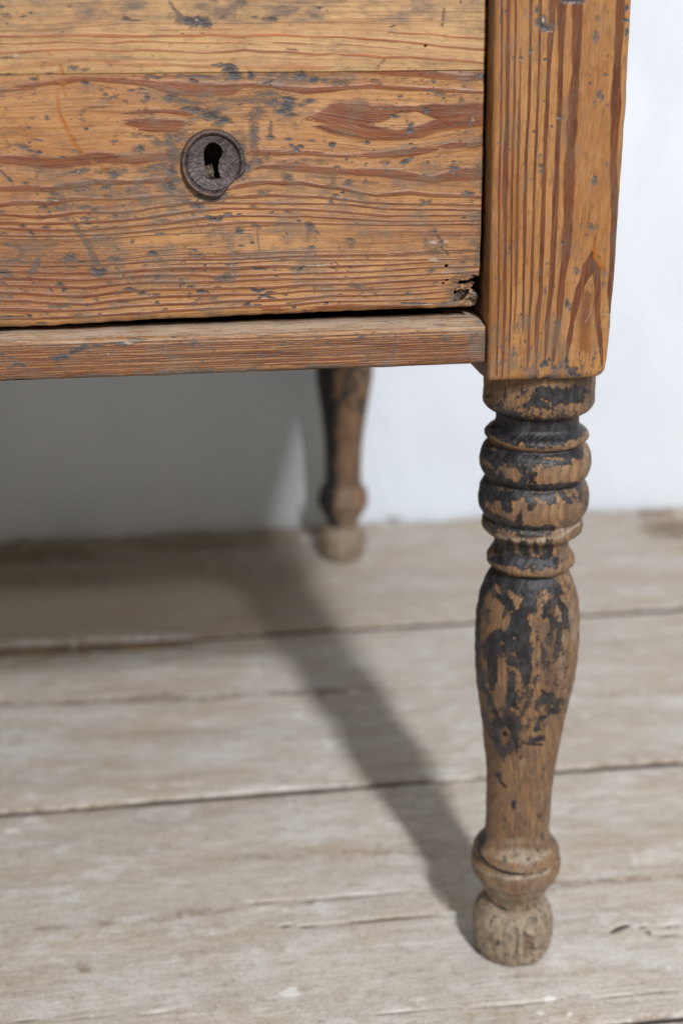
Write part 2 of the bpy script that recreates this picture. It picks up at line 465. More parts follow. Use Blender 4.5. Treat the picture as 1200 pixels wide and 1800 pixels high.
# ---------------------------------------------------------------- setting: floor of planks
floor_base = box_mesh('floor', (-2.2, 3.0, -2.6, 1.42, -.06, -.0262), M_dark, None, 0)
props(floor_base, kind='structure')
FL_BROWN_L = [  # weathered dark runs and old joints on the boards
    (.75, [(-30, 1243, 4), (100, 1236, 4), (200, 1234, 5), (290, 1228, 6), (360, 1230, 4), (440, 1222, 3), (560, 1216, 5), (640, 1214, 2), (760, 1208, 2)]),
    (1.1, [(-30, 1150, 8), (60, 1148, 8), (115, 1145, 8), (180, 1141, 6), (340, 1136, 6)]),
    (.45, [(0, 1170, 6), (40, 1166, 4), (90, 1160, 3)]),
    (.4, [(400, 1512, 4), (480, 1506, 4), (600, 1502, 4), (760, 1494, 3)]),
    (.45, [(-30, 1640, 6), (60, 1634, 6), (180, 1626, 5), (280, 1618, 5), (330, 1608, 8), (420, 1600, 4)]),
    (.35, [(850, 1220, 6), (1000, 1222, 8), (1200, 1216, 6)]),
    (.55, [(940, 1556, 4), (1010, 1552, 3), (1100, 1545, 4), (1200, 1540, 3)]),
    (.25, [(-30, 1700, 10), (250, 1690, 6)]),
    (.3, [(0, 985, 12), (200, 985, 12), (420, 975, 10)]),
]
FL_CRACK_L = [
    (.75, [(430, 1587, 1.2), (500, 1584, 1.2), (560, 1580, 1.5), (640, 1573, 1.3), (730, 1567, 1)]),
    (.85, [(470, 1626, .8), (560, 1628, 1.4), (640, 1620, 1.6), (720, 1612, 1.4), (820, 1606, 1)]),
    (.45, [(960, 1558, 1.2), (1100, 1548, 1.3), (1230, 1540, 1)]),
    (.5, [(640, 1783, 1), (800, 1772, 1.2), (1000, 1757, 1), (1170, 1742, 1.2), (1230, 1738, 1)]),
    (.4, [(-30, 1797, 1), (120, 1790, 1), (330, 1776, .8)]),
    (.9, [(1065, 1642, 1.5), (1080, 1634, 4), (1098, 1627, 3), (1110, 1628, .8)]),
    (.7, [(1120, 1632, .8), (1132, 1636, 6), (1147, 1643, 2)]),
    (.5, [(560, 1215, 1), (620, 1213, 1.5), (760, 1208, 1), (830, 1203, .6)]),
    (.5, [(600, 1352, 1), (760, 1345, 1)]),
]
FL_OCHRE_B = [(150, 1645, 60, 14, .45), (420, 1150, 30, 6, .4), (60, 1146, 60, 7, .8), (240, 1138, 90, 6, .8), (1150, 1056, 70, 7, .8), (1070, 1066, 40, 5, .5), (180, 1415, 60, 6, .7), (250, 1419, 40, 5, .6), (410, 1400, 20, 5, .8),
              (980, 1362, 60, 5, .6), (1180, 1340, 25, 5, .5), (275, 1470, 14, 10, .5), (85, 1368, 20, 8, .4), (60, 1020, 120, 22, .4), (255, 1030, 20, 8, .5), (320, 1075, 16, 5, .5),
              (820, 1780, 80, 12, .3), (660, 1690, 40, 10, .35), (1150, 1600, 60, 16, .3), (300, 1730, 60, 14, .35), (160, 1740, 40, 8, .4), (640, 1560, 40, 8, .3), (1000, 1700, 50, 20, .25),
              (1110, 935, 60, 10, .35), (940, 920, 30, 6, .4), (700, 1400, 60, 8, .4)]
FL_BROWN_B = [(315, 1608, 18, 6, .8), (404, 1554, 6, 5, .9), (545, 1588, 6, 4, .8), (150, 1705, 22, 14, .55), (170, 1395, 20, 8, .3), (36, 1502, 10, 8, .5, .6), (560, 1222, 14, 8, .8),
              (290, 1234, 14, 6, .7), (905, 1715, 6, 3, .8), (915, 1743, 5, 3, .8), (930, 1545, 10, 4, .7), (1170, 1645, 14, 4, .5), (445, 1697, 5, 5, .7, .6), (57, 1719, 4, 3, .8), (470, 1662, 5, 4, .6),
              (740, 1478, 6, 12, .5), (665, 1482, 8, 10, .5), (672, 1755, 30, 8, .4, -.2), (680, 1715, 20, 5, .4), (355, 1000, 14, 10, .5, .6), (395, 993, 10, 6, .6), (287, 1083, 6, 4, .9),
              (1160, 918, 60, 12, .75), (1080, 915, 30, 6, .5), (870, 1090, 14, 4, .5), (500, 1300, 8, 14, .35, .7), (495, 1368, 12, 5, .5, .5), (1040, 1215, 20, 4, .5), (560, 1795, 20, 6, .6), (120, 1020, 160, 20, .5), (60, 975, 200, 18, .8), (350, 960, 160, 12, .7), (1180, 930, 70, 22, 1.), (1150, 902, 50, 8, 1.)]  # under-chest blobs near the wall deepen the shade there in brown
FL_WHITE_B = [(510, 1746, 18, 10, 1.), (965, 1757, 12, 9, 1.), (1000, 1783, 7, 7, 1.), (950, 1780, 10, 6, 1.), (130, 1133, 7, 12, .9), (525, 1258, 16, 6, .9), (580, 1310, 12, 6, .7), (385, 1277, 6, 4, .8),
              (20, 1460, 20, 5, .9), (60, 1442, 18, 6, .7), (150, 1470, 22, 8, .5), (60, 1400, 22, 4, .6), (500, 1545, 30, 4, .6), (300, 1380, 90, 6, .5), (470, 1385, 100, 6, .55), (650, 1465, 40, 8, .4),
              (470, 1597, 40, 4, .8), (520, 1601, 60, 5, .5), (620, 1570, 60, 4, .5), (235, 1695, 8, 3, .9), (95, 1782, 5, 3, 1.), (160, 1786, 4, 3, 1.), (40, 1740, 4, 4, .8), (10, 1690, 6, 20, .5),
              (980, 1105, 16, 6, .8), (760, 1215, 20, 5, .5), (1100, 1280, 60, 8, .4), (1090, 1370, 40, 10, .5), (620, 1215, 14, 6, .8), (240, 1122, 100, 5, .8), (50, 1129, 70, 5, .8), (300, 1116, 50, 4, .6), (40, 1322, 40, 8, .5),
              (860, 1280, 14, 5, .5), (1150, 1310, 20, 5, .5), (540, 945, 16, 8, .6), (480, 980, 6, 4, .8), (750, 1430, 80, 10, .35), (1180, 1700, 16, 5, .6), (715, 1450, 40, 8, .4), (170, 1450, 10, 5, .6), (740, 1756, 14, 5, .9)]
def build_plank(y0, y1, seed, edge, xs):
    Y = axis([(y0, y1, .0018 if y1 > .5 else .02)])
    X = axis(xs)
    x, y = np.meshgrid(X, Y)
    t = (y-y0)/(y1-y0)
    e0 = edge[0](x); e1 = edge[1](x)
    y = y+e0*(1-t)+e1*t
    d = np.minimum(y-y0-e0, y1+e1-y)
    z = -.0016*np.exp(-np.maximum(d, 0)/.0022)+(fbm(x*4, y*22, seed, 3)-.5)*.0022+(fbm(x*14, y*60, seed+2, 3)-.5)*.0009
    z = z+math.sin(seed)*.0005
    if seed == 1.0:   # a heap of grime and a lifted edge against the wall, far right
        z = z+.0075*np.exp(-((x-.535)/.045)**2-((y-1.290)/.012)**2)*(.6+.8*fbm(x*40, y*40, 4, 3))+.0045*np.exp(-((y-1.300)/.006)**2)*fbm(x*22, y*10, 14, 4)
    V = np.stack([x, y, z], -1).reshape(-1, 3)
    u, v = trace_uv(V)
    A = {}
    if y1 > .5:
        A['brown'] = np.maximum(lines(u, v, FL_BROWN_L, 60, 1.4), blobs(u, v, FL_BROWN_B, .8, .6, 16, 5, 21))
        A['crack'] = lines(u, v, FL_CRACK_L, 80, .5)
        A['ochre'] = blobs(u, v, FL_OCHRE_B, .9, .7, 26, 7, 22)
        A['white'] = blobs(u, v, FL_WHITE_B, .5, .6, 18, 5, 23)
        dd = d.ravel()
        A['crack'] = np.maximum(A['crack'], np.exp(-np.maximum(dd-.0002, 0)/.0006)*1.0*(.45+.9*fbm(V[:, 0]*30, V[:, 0]*0+seed, 4)))
        A['brown'] = np.maximum(A['brown'], np.exp(-dd/.007)*.9*fbm(V[:, 0]*16, V[:, 0]*0+seed*3, 6))
        V[:, 2] -= np.minimum(A['crack'], 1)*.0012
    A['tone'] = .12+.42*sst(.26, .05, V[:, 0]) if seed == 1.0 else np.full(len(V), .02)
    A['grain'] = np.c_[V[:, 0], V[:, 1], np.full(len(V), seed*1.7)]
    Fq = grid_faces(len(Y), len(X))
    V2, F2, src = extrude_edges(V, Fq, np.array([0, 0, -.024]))
    A = {k: a[src] for k, a in A.items()}
    return link('plank', mesh_from('plank', V2, F2, A), M_floor, floor_base)
def wob(a, f, s): return lambda x: (fbm(x*f, x*0, s, 3)-.5)*a
XS = [(-1.6, -.24, .08), (-.24, .62, .0026), (.62, 2.4, .1)]
J1a, J1b = wob(.0018, 5, 2), wob(.0018, 5, 2.1)
J2a, J2b = wob(.0018, 5, 3), wob(.0016, 5, 3.1)
J3a, J3b = wob(.002, 8, 5), wob(.002, 8, 5.05)
Z0 = lambda x: 0*x
build_plank(1.0682, 1.345, 1.0, (lambda x: J1b(x)+.0035*sst(.03, -.14, x), Z0), XS)
build_plank(.8168, 1.0644, 2.0, (J2b, lambda x: J1a(x)+.003*sst(.03, -.14, x)), XS)
build_plank(.5665, .8144, 3.0, (J3b, J2a), XS)
build_plank(.30, .5655, 4.0, (Z0, J3a), XS)
for i in range(11):
    build_plank(.30-.27*(i+1), .298-.27*i, 5.0+i, (Z0, Z0), [(-1.6, 2.4, .2)])

# ---------------------------------------------------------------- the chest
chest = bpy.data.objects.new('chest_of_drawers', None); C.objects.link(chest)
chest.location = (0, 0, 0)
props(chest, 'old pine chest of drawers on turned legs, on grey floorboards before a white wall', 'chest of drawers')
PLX, PRX = .1495, .2082          # post sides
PFY, PBY = .6007, .6600
LEFT = -.53                      # outer left side
BACK = 1.262
TOPZ = .78
DY = .612                        # drawer front plane

# ----- drawer boards
U_LINES = [
    (.8, [(-30, 65, 2.2), (50, 64.5, 2.2), (100, 62.5, 2.6), (130, 61.5, 2.4), (200, 63.5, 2.6), (250, 64.5, 2), (300, 62.5, 1.8), (345, 63.5, 2.2), (370, 61, 2), (420, 64, 2), (450, 61.5, 2.5), (500, 62, 1.8), (550, 65, 1.3), (600, 65, 1.5), (660, 70, 1.8), (720, 75, 1.8), (780, 82, 1.4), (850, 87, 2.2)]),
    (.75, [(670, 54, 1.5), (700, 58, 1.5), (760, 60, 1.5), (800, 65, 1.5), (850, 68, 1.4)]),
    (.45, [(580, 76, 1.2), (620, 79, 1.2), (670, 83, 1.2), (720, 88, 1)]),
    (.8, [(590, 95, 2), (640, 97, 2), (670, 101, 2), (720, 100.5, 1.8), (760, 104, 1.6), (800, 106, 2), (850, 111, 1.6)]),
    (.65, [(-30, 76, 1.5), (30, 77, 1.3), (80, 75, 1.2), (110, 74, 1.3), (150, 75, 1), (200, 76, 1.2), (230, 73, 1.5), (270, 73, 1.3), (300, 74, 1), (350, 75.5, 1), (400, 75, 1), (440, 76, .8)]),
    (.7, [(465, 74.5, 1.2), (500, 75, 1.2), (530, 76.5, 1.4), (556, 78, 1.2)]),
    (.55, [(125, 71, .8), (160, 71, 1.2)]),
    (.55, [(-30, 95, 2.5), (40, 91, 2.5), (75, 88.5, 2.5), (100, 87, 2.2), (150, 86.5, 2), (200, 89, 2), (230, 89.5, 2.3), (250, 87.5, 2.6), (300, 90, 1.6), (360, 93, 1.6), (400, 91, 2.4), (430, 87.5, 2.4), (460, 91, 2.4), (505, 91, 2), (550, 96, 2), (600, 94, 1.8)]),
    (.38, [(-30, 124, 8), (50, 117, 7), (100, 111, 6), (140, 105, 3), (180, 106, 4), (220, 113, 5), (300, 113, 4), (350, 117, 3), (430, 119, 4), (480, 117, 6), (530, 118, 6), (600, 120, 3)]),
    (.5, [(-30, 53.5, .9), (60, 52, .9), (110, 50, .9), (150, 46, .8), (220, 42, .7)]),
    (.55, [(265, 53, 1), (300, 51.5, 1.4), (350, 52, 1), (420, 51, .7)]),
    (.5, [(85, 41.5, .8), (115, 40, 1.2), (150, 37, .8)]), (.4, [(0, 34, .6), (60, 33.5, .6), (160, 31, .6), (290, 36, .6)]), (.35, [(100, 21, .7), (130, 21, .7)]),
    (.45, [(560, 33, .9), (640, 33, .9), (690, 32, .9), (780, 33, .8)]), (.5, [(420, 41, .8), (460, 40, .8), (600, 37, .7), (850, 36, .6)]),
]
L_LINES = [
    (.85, [(500, 127, 3), (560, 122, 3), (640, 125, 2.5), (670, 127, 4), (700, 128, 6), (740, 131, 6), (780, 135, 6), (820, 138, 5), (850, 137, 3)]),
    (.45, [(430, 124, 5), (470, 122, 9), (520, 121, 9), (560, 123, 8), (610, 126, 6)]),
    (.95, [(-30, 163, 1.5), (0, 160, 2), (30, 158, 1.3), (62, 156, 1.2)]),
    (1., [(22, 152.5, .8), (45, 151.5, 3), (60, 150, 4), (90, 146, 3.4), (110, 144, 4), (130, 141, 3.5), (155, 139, 3), (185, 141, 3.6), (215, 143, 3.8), (250, 146, 4.5), (275, 150, 4.5), (290, 149, 4), (310, 148, 4), (335, 152, 5), (360, 153, 5), (400, 152, 4), (440, 150, 3.2), (475, 151, 3.6), (505, 156, 4.5), (530, 160, 5), (552, 160, 3.6), (590, 157, 3.4), (615, 154, 3), (650, 152, 2.6), (690, 155, 3.6), (740, 157, 3), (790, 160, 2.5), (850, 163, 2.4)]),
    (.95, [(270, 155, 1), (300, 158, 7), (330, 159, 9), (370, 160, 9), (400, 160, 7), (430, 156, 4)]),
    (.8, [(143, 190.5, 1), (165, 188, 1.8), (188, 187, 2.2)]), (.4, [(155, 195, .7), (185, 194, .7)]),
    (.9, [(222, 199, 1.6), (245, 197, 3.2), (290, 196, 3), (320, 199, 3), (345, 202, 2)]),
    (1., [(216, 214, 2.5), (228, 217, 7), (260, 218, 8), (290, 220, 8), (318, 219, 6), (336, 217, 4)]),
    (.95, [(238, 226, 2), (275, 228, 4), (308, 228, 4), (322, 226, 2)]),
    (1., [(540, 209, 3), (560, 208, 7), (580, 205, 13), (600, 204, 16), (640, 205, 18), (670, 202, 14), (700, 194, 5), (730, 192, 4), (760, 196, 9), (790, 204, 16), (820, 204, 15), (850, 203, 14)]),
    (1., [(556, 222, 3), (580, 226, 9), (620, 231, 11), (660, 237, 10), (700, 239, 8), (740, 233, 8), (770, 222, 10), (800, 212, 12), (850, 214, 9)]),
    (.85, [(-30, 273, 6), (0, 281, 7), (40, 284, 8), (80, 287, 9), (110, 288, 8), (140, 284, 8), (180, 278, 8), (225, 283, 7)]),
    (.55, [(205, 280, 8), (240, 284, 7), (270, 278, 8), (310, 270, 8)]),
    (.6, [(428, 268, 3), (460, 268, 5), (500, 270, 4), (540, 269, 4), (560, 272, 3), (600, 275, 3), (640, 274, 3)]),
    (.9, [(630, 274, 2.5), (670, 272, 4), (700, 271, 6), (730, 268, 5), (765, 263, 4), (776, 261, 3)]),
    (.9, [(768, 260, 3), (790, 257, 4), (815, 256, 3.6), (845, 254, 3)]),
    (.65, [(435, 300, 2), (460, 293, 3), (500, 293, 6), (530, 296, 7), (570, 300, 6), (610, 302, 6)]),
    (.9, [(590, 302, 5), (640, 304, 6), (680, 305, 7), (720, 311, 6), (760, 317, 5), (790, 311, 7), (820, 308, 8), (850, 308, 6)]),
    (.95, [(-30, 334, 4), (0, 333, 4), (50, 331.5, 4), (90, 334, 4), (110, 329, 4), (135, 325, 4), (160, 321, 3.5), (200, 321, 3.5), (230, 321, 3), (250, 320, 4), (310, 315, 4)]),
    (.85, [(398, 333, 3), (420, 328, 3.4), (445, 322, 3.6), (470, 321, 3.4), (500, 323, 3.6), (530, 322, 3.2), (560, 328, 3), (600, 332, 3), (635, 340, 2.5), (660, 344, 2), (690, 342, 3), (720, 340, 3), (760, 344, 2.6), (810, 345, 2.6), (848, 348, 1.8)]),
    (.95, [(-30, 364, 2.6), (0, 362, 2.8), (25, 357.5, 3), (60, 357, 3), (85, 358.5, 3), (105, 356, 3.6), (125, 351, 3.4), (155, 349.5, 2), (200, 350, 1.8), (240, 348, 2.4), (300, 343, 1.8), (350, 345, 2), (405, 348, 2), (440, 346, 2.6), (475, 344, 2), (510, 344.5, 1.8), (580, 348, 1.8), (640, 356, 1.8), (690, 359, 1.6), (760, 359.5, 1.6), (845, 361, 1.6)]),
    (.95, [(-30, 378, 2), (25, 378.5, 1.6), (50, 381, 2.5), (75, 382, 2.8), (105, 379.5, 2.8), (130, 375, 2.4), (165, 373, 1.8), (210, 373.5, 1.6), (245, 371, 1.6), (270, 365, 1.8), (300, 361, 2.2), (340, 357, 2.2), (380, 357, 2), (450, 358, 1.6), (520, 358, 1.6), (600, 359.5, 1.6), (640, 363, 1.6), (680, 368, 1.3), (780, 369, 1.2), (845, 370, 1.2)]),
    (.95, [(-30, 391, 2), (60, 393, 2.2), (100, 393, 2.4), (150, 391, 2), (200, 389, 2.2), (250, 384, 2), (300, 377, 2.6), (350, 370, 2.4), (400, 367, 1.8), (450, 367, 1.5), (520, 368, 1.5), (600, 372, 1.6), (640, 376, 1.6), (680, 380, 2), (720, 379, 1.4), (845, 379, 1.2)]),
    (.85, [(-30, 400, 1.6), (40, 403, 2.2), (100, 405, 2), (150, 405, 1.6), (200, 401, 1.6), (250, 396, 1.6), (300, 391, 2), (350, 384, 2.2), (400, 380, 1.8), (470, 380, 1.6), (540, 381, 1.4), (620, 386, 1.6), (680, 389, 1.2), (780, 389, 1), (845, 387, 1)]),
    (.8, [(-30, 413, 1.6), (60, 415, 2), (130, 415, 1.6), (200, 411, 1.4), (260, 406, 1.6), (320, 400, 1.8), (360, 396, 1.8), (420, 392, 2.4), (500, 392, 1.6), (600, 394, 1.2), (680, 396, 1.2), (760, 395, 1), (845, 394, 1)]),
    (.6, [(-30, 419, 1), (100, 421, 1), (200, 418, 1), (300, 411, 1), (360, 409, 1), (450, 410, .8)]),
    (.5, [(-30, 437, .8), (100, 437, .9), (200, 435, .8), (300, 433, .8)]), (.5, [(-30, 447, .8), (100, 449, .9), (200, 447, .8), (300, 438, .8), (420, 432, .7)]),
    (.6, [(-30, 458, 1), (100, 460, 1.1), (200, 456, 1), (300, 447, 1.1), (400, 446, 1), (500, 442, .9), (640, 440, .8)]),
    (.55, [(550, 449, .8), (600, 449, 1.3), (680, 449, 1), (740, 445, 1), (845, 441, .8)]),
    (.8, [(-30, 466, 1.2), (70, 468.5, 1.4), (150, 467, 1.4), (220, 463, 1.3), (300, 457, 1.6), (400, 456, 1.2), (500, 450, 1.4), (600, 448, 1.2), (680, 447, 1), (780, 440, 1), (845, 440, 1)]),
    (.7, [(300, 464, 1), (400, 463, 1), (500, 457, 1.3), (600, 457, 1.5), (680, 456.5, 1.3), (780, 456, .9), (830, 457, 1.3)]),
    (.9, [(-30, 476, 1.6), (60, 479, 1.6), (120, 481, 1.5), (180, 480, 1.5), (230, 476, 2), (300, 472, 2), (360, 471, 2.2), (420, 471, 2.2), (480, 468, 2.4), (530, 468, 1.6), (600, 468, 1.8), (680, 466.5, 1.5), (720, 463, 1.3), (780, 460, 1.2)]),
    (.9, [(-30, 489, 2), (40, 490.5, 2.4), (90, 492, 2), (150, 492, 1.8), (210, 488, 2), (260, 484, 1.6), (320, 483, 2), (380, 486, 2), (440, 484, 1.6), (500, 481, 1.6), (600, 479, 1.6), (680, 476, 1.4), (740, 471, 1.2), (845, 469, 1.3)]),
    (.9, [(-30, 501, 2), (50, 503.5, 2), (110, 505, 2), (160, 505.5, 2.2), (210, 500, 2), (260, 496, 2), (340, 496, 1.8), (420, 493.5, 1.8), (500, 491, 1.8), (600, 490, 1.6), (680, 486, 1.5), (760, 482, 1.3), (845, 478, 1.4)]),
    (.9, [(-30, 513, 1.8), (40, 516, 2.2), (100, 520, 2.2), (150, 521.5, 2.2), (200, 515, 2), (260, 510, 2), (330, 508, 1.8), (400, 506.5, 2), (480, 506, 2), (540, 500.5, 1.8), (620, 500, 1.6), (700, 495, 1.5), (800, 491, 1.1)]),
    (.9, [(-30, 527, 2), (50, 530, 2), (110, 534, 2.2), (150, 535, 2), (220, 527, 2.2), (280, 522, 2), (330, 520, 2), (400, 518, 1.6), (470, 518, 1.4), (540, 511, 1.5), (620, 510, 1.4), (700, 507, 1.4), (790, 501, 1.2)]),
    (.9, [(-30, 543, 2.6), (40, 545, 2.6), (120, 546, 2), (170, 544, 2), (230, 538, 2), (300, 535, 2), (350, 534, 1.8), (410, 529, 2), (480, 528, 1.6), (540, 525, 2), (580, 520, 1.8), (640, 520, 1.4), (720, 518, 1.4), (795, 511, 1.1)]),
    (.8, [(-30, 562, 2), (40, 560, 2), (100, 559, 2.4), (150, 557, 2), (220, 552, 2), (280, 548, 2.2), (330, 545, 2), (400, 541, 2), (470, 539, 2), (520, 536, 2), (580, 530, 1.6), (650, 530, 1.6), (720, 527, 1.4), (790, 524, 1.2)]),
    (.6, [(450, 545, 3), (480, 544, 5), (510, 543, 4)]), (.6, [(540, 543, 4), (580, 540, 4), (640, 538, 3), (720, 540, 3), (760, 538, 3)]),
]
STREAM = [  # a few long grain lines; everything between them is interpolated
    [(-400, -120), (0, -120), (300, -122), (850, -110)], [(-400, 34), (0, 34), (160, 31), (300, 34), (600, 33), (850, 34)],
    [(-400, 65), (50, 64.5), (130, 61.5), (250, 64.5), (370, 61), (550, 65), (660, 70), (780, 82), (850, 87)],
    [(-400, 95), (40, 91), (150, 86.5), (250, 88), (360, 93), (440, 88), (550, 96), (600, 94), (720, 100), (850, 111)],
    [(-400, 130), (0, 130), (300, 124), (600, 122), (850, 124)],
    [(-400, 163), (0, 158), (60, 150), (155, 139), (250, 146), (350, 155), (440, 150), (530, 160), (650, 152), (740, 157), (850, 163)],
    [(-400, 215), (0, 215), (200, 212), (330, 219), (550, 210), (650, 240), (740, 240), (850, 220)],
    [(-400, 273), (0, 281), (80, 287), (180, 278), (310, 270), (500, 270), (640, 274), (730, 268), (850, 254)],
    [(-400, 334), (0, 333), (90, 334), (160, 321), (310, 315), (400, 333), (470, 321), (600, 332), (660, 344), (720, 340), (850, 348)],
    [(-400, 364), (60, 357), (125, 351), (300, 343), (400, 348), (510, 344), (690, 359), (845, 361)],
    [(-400, 391), (100, 393), (200, 389), (300, 377), (400, 367), (520, 368), (680, 380), (845, 379)],
    [(-400, 413), (130, 415), (200, 411), (360, 396), (500, 392), (845, 394)],
    [(-400, 466), (70, 468), (220, 463), (300, 457), (500, 450), (680, 447), (845, 440)],
    [(-400, 489), (90, 492), (260, 484), (380, 486), (600, 479), (740, 471), (845, 469)],
    [(-400, 513), (150, 521.5), (260, 510), (480, 506), (620, 500), (845, 488)],
    [(-400, 543), (120, 546), (300, 535), (410, 529), (580, 520), (845, 508)],
    [(-400, 577), (0, 577), (300, 563), (600, 550), (845, 540)], [(-400, 680), (0, 680), (845, 640)],
]
def stream(u, v):
    Yk = np.stack([np.interp(u, [p[0] for p in s], [p[1] for p in s]) for s in STREAM])
    Yk = np.maximum.accumulate(Yk+np.arange(len(STREAM))[:, None]*1e-3, 0)
    base = Yk.mean(1) if False else np.array([np.mean([p[1] for p in s]) for s in STREAM])
    base = np.maximum.accumulate(base)
    k = np.clip((v[None] > Yk).sum(0)-1, 0, len(STREAM)-2)
    i = np.arange(len(u))
    a, b = Yk[k, i], Yk[k+1, i]
    return base[k]+(v-a)/np.maximum(b-a, .5)*(base[k+1]-base[k])

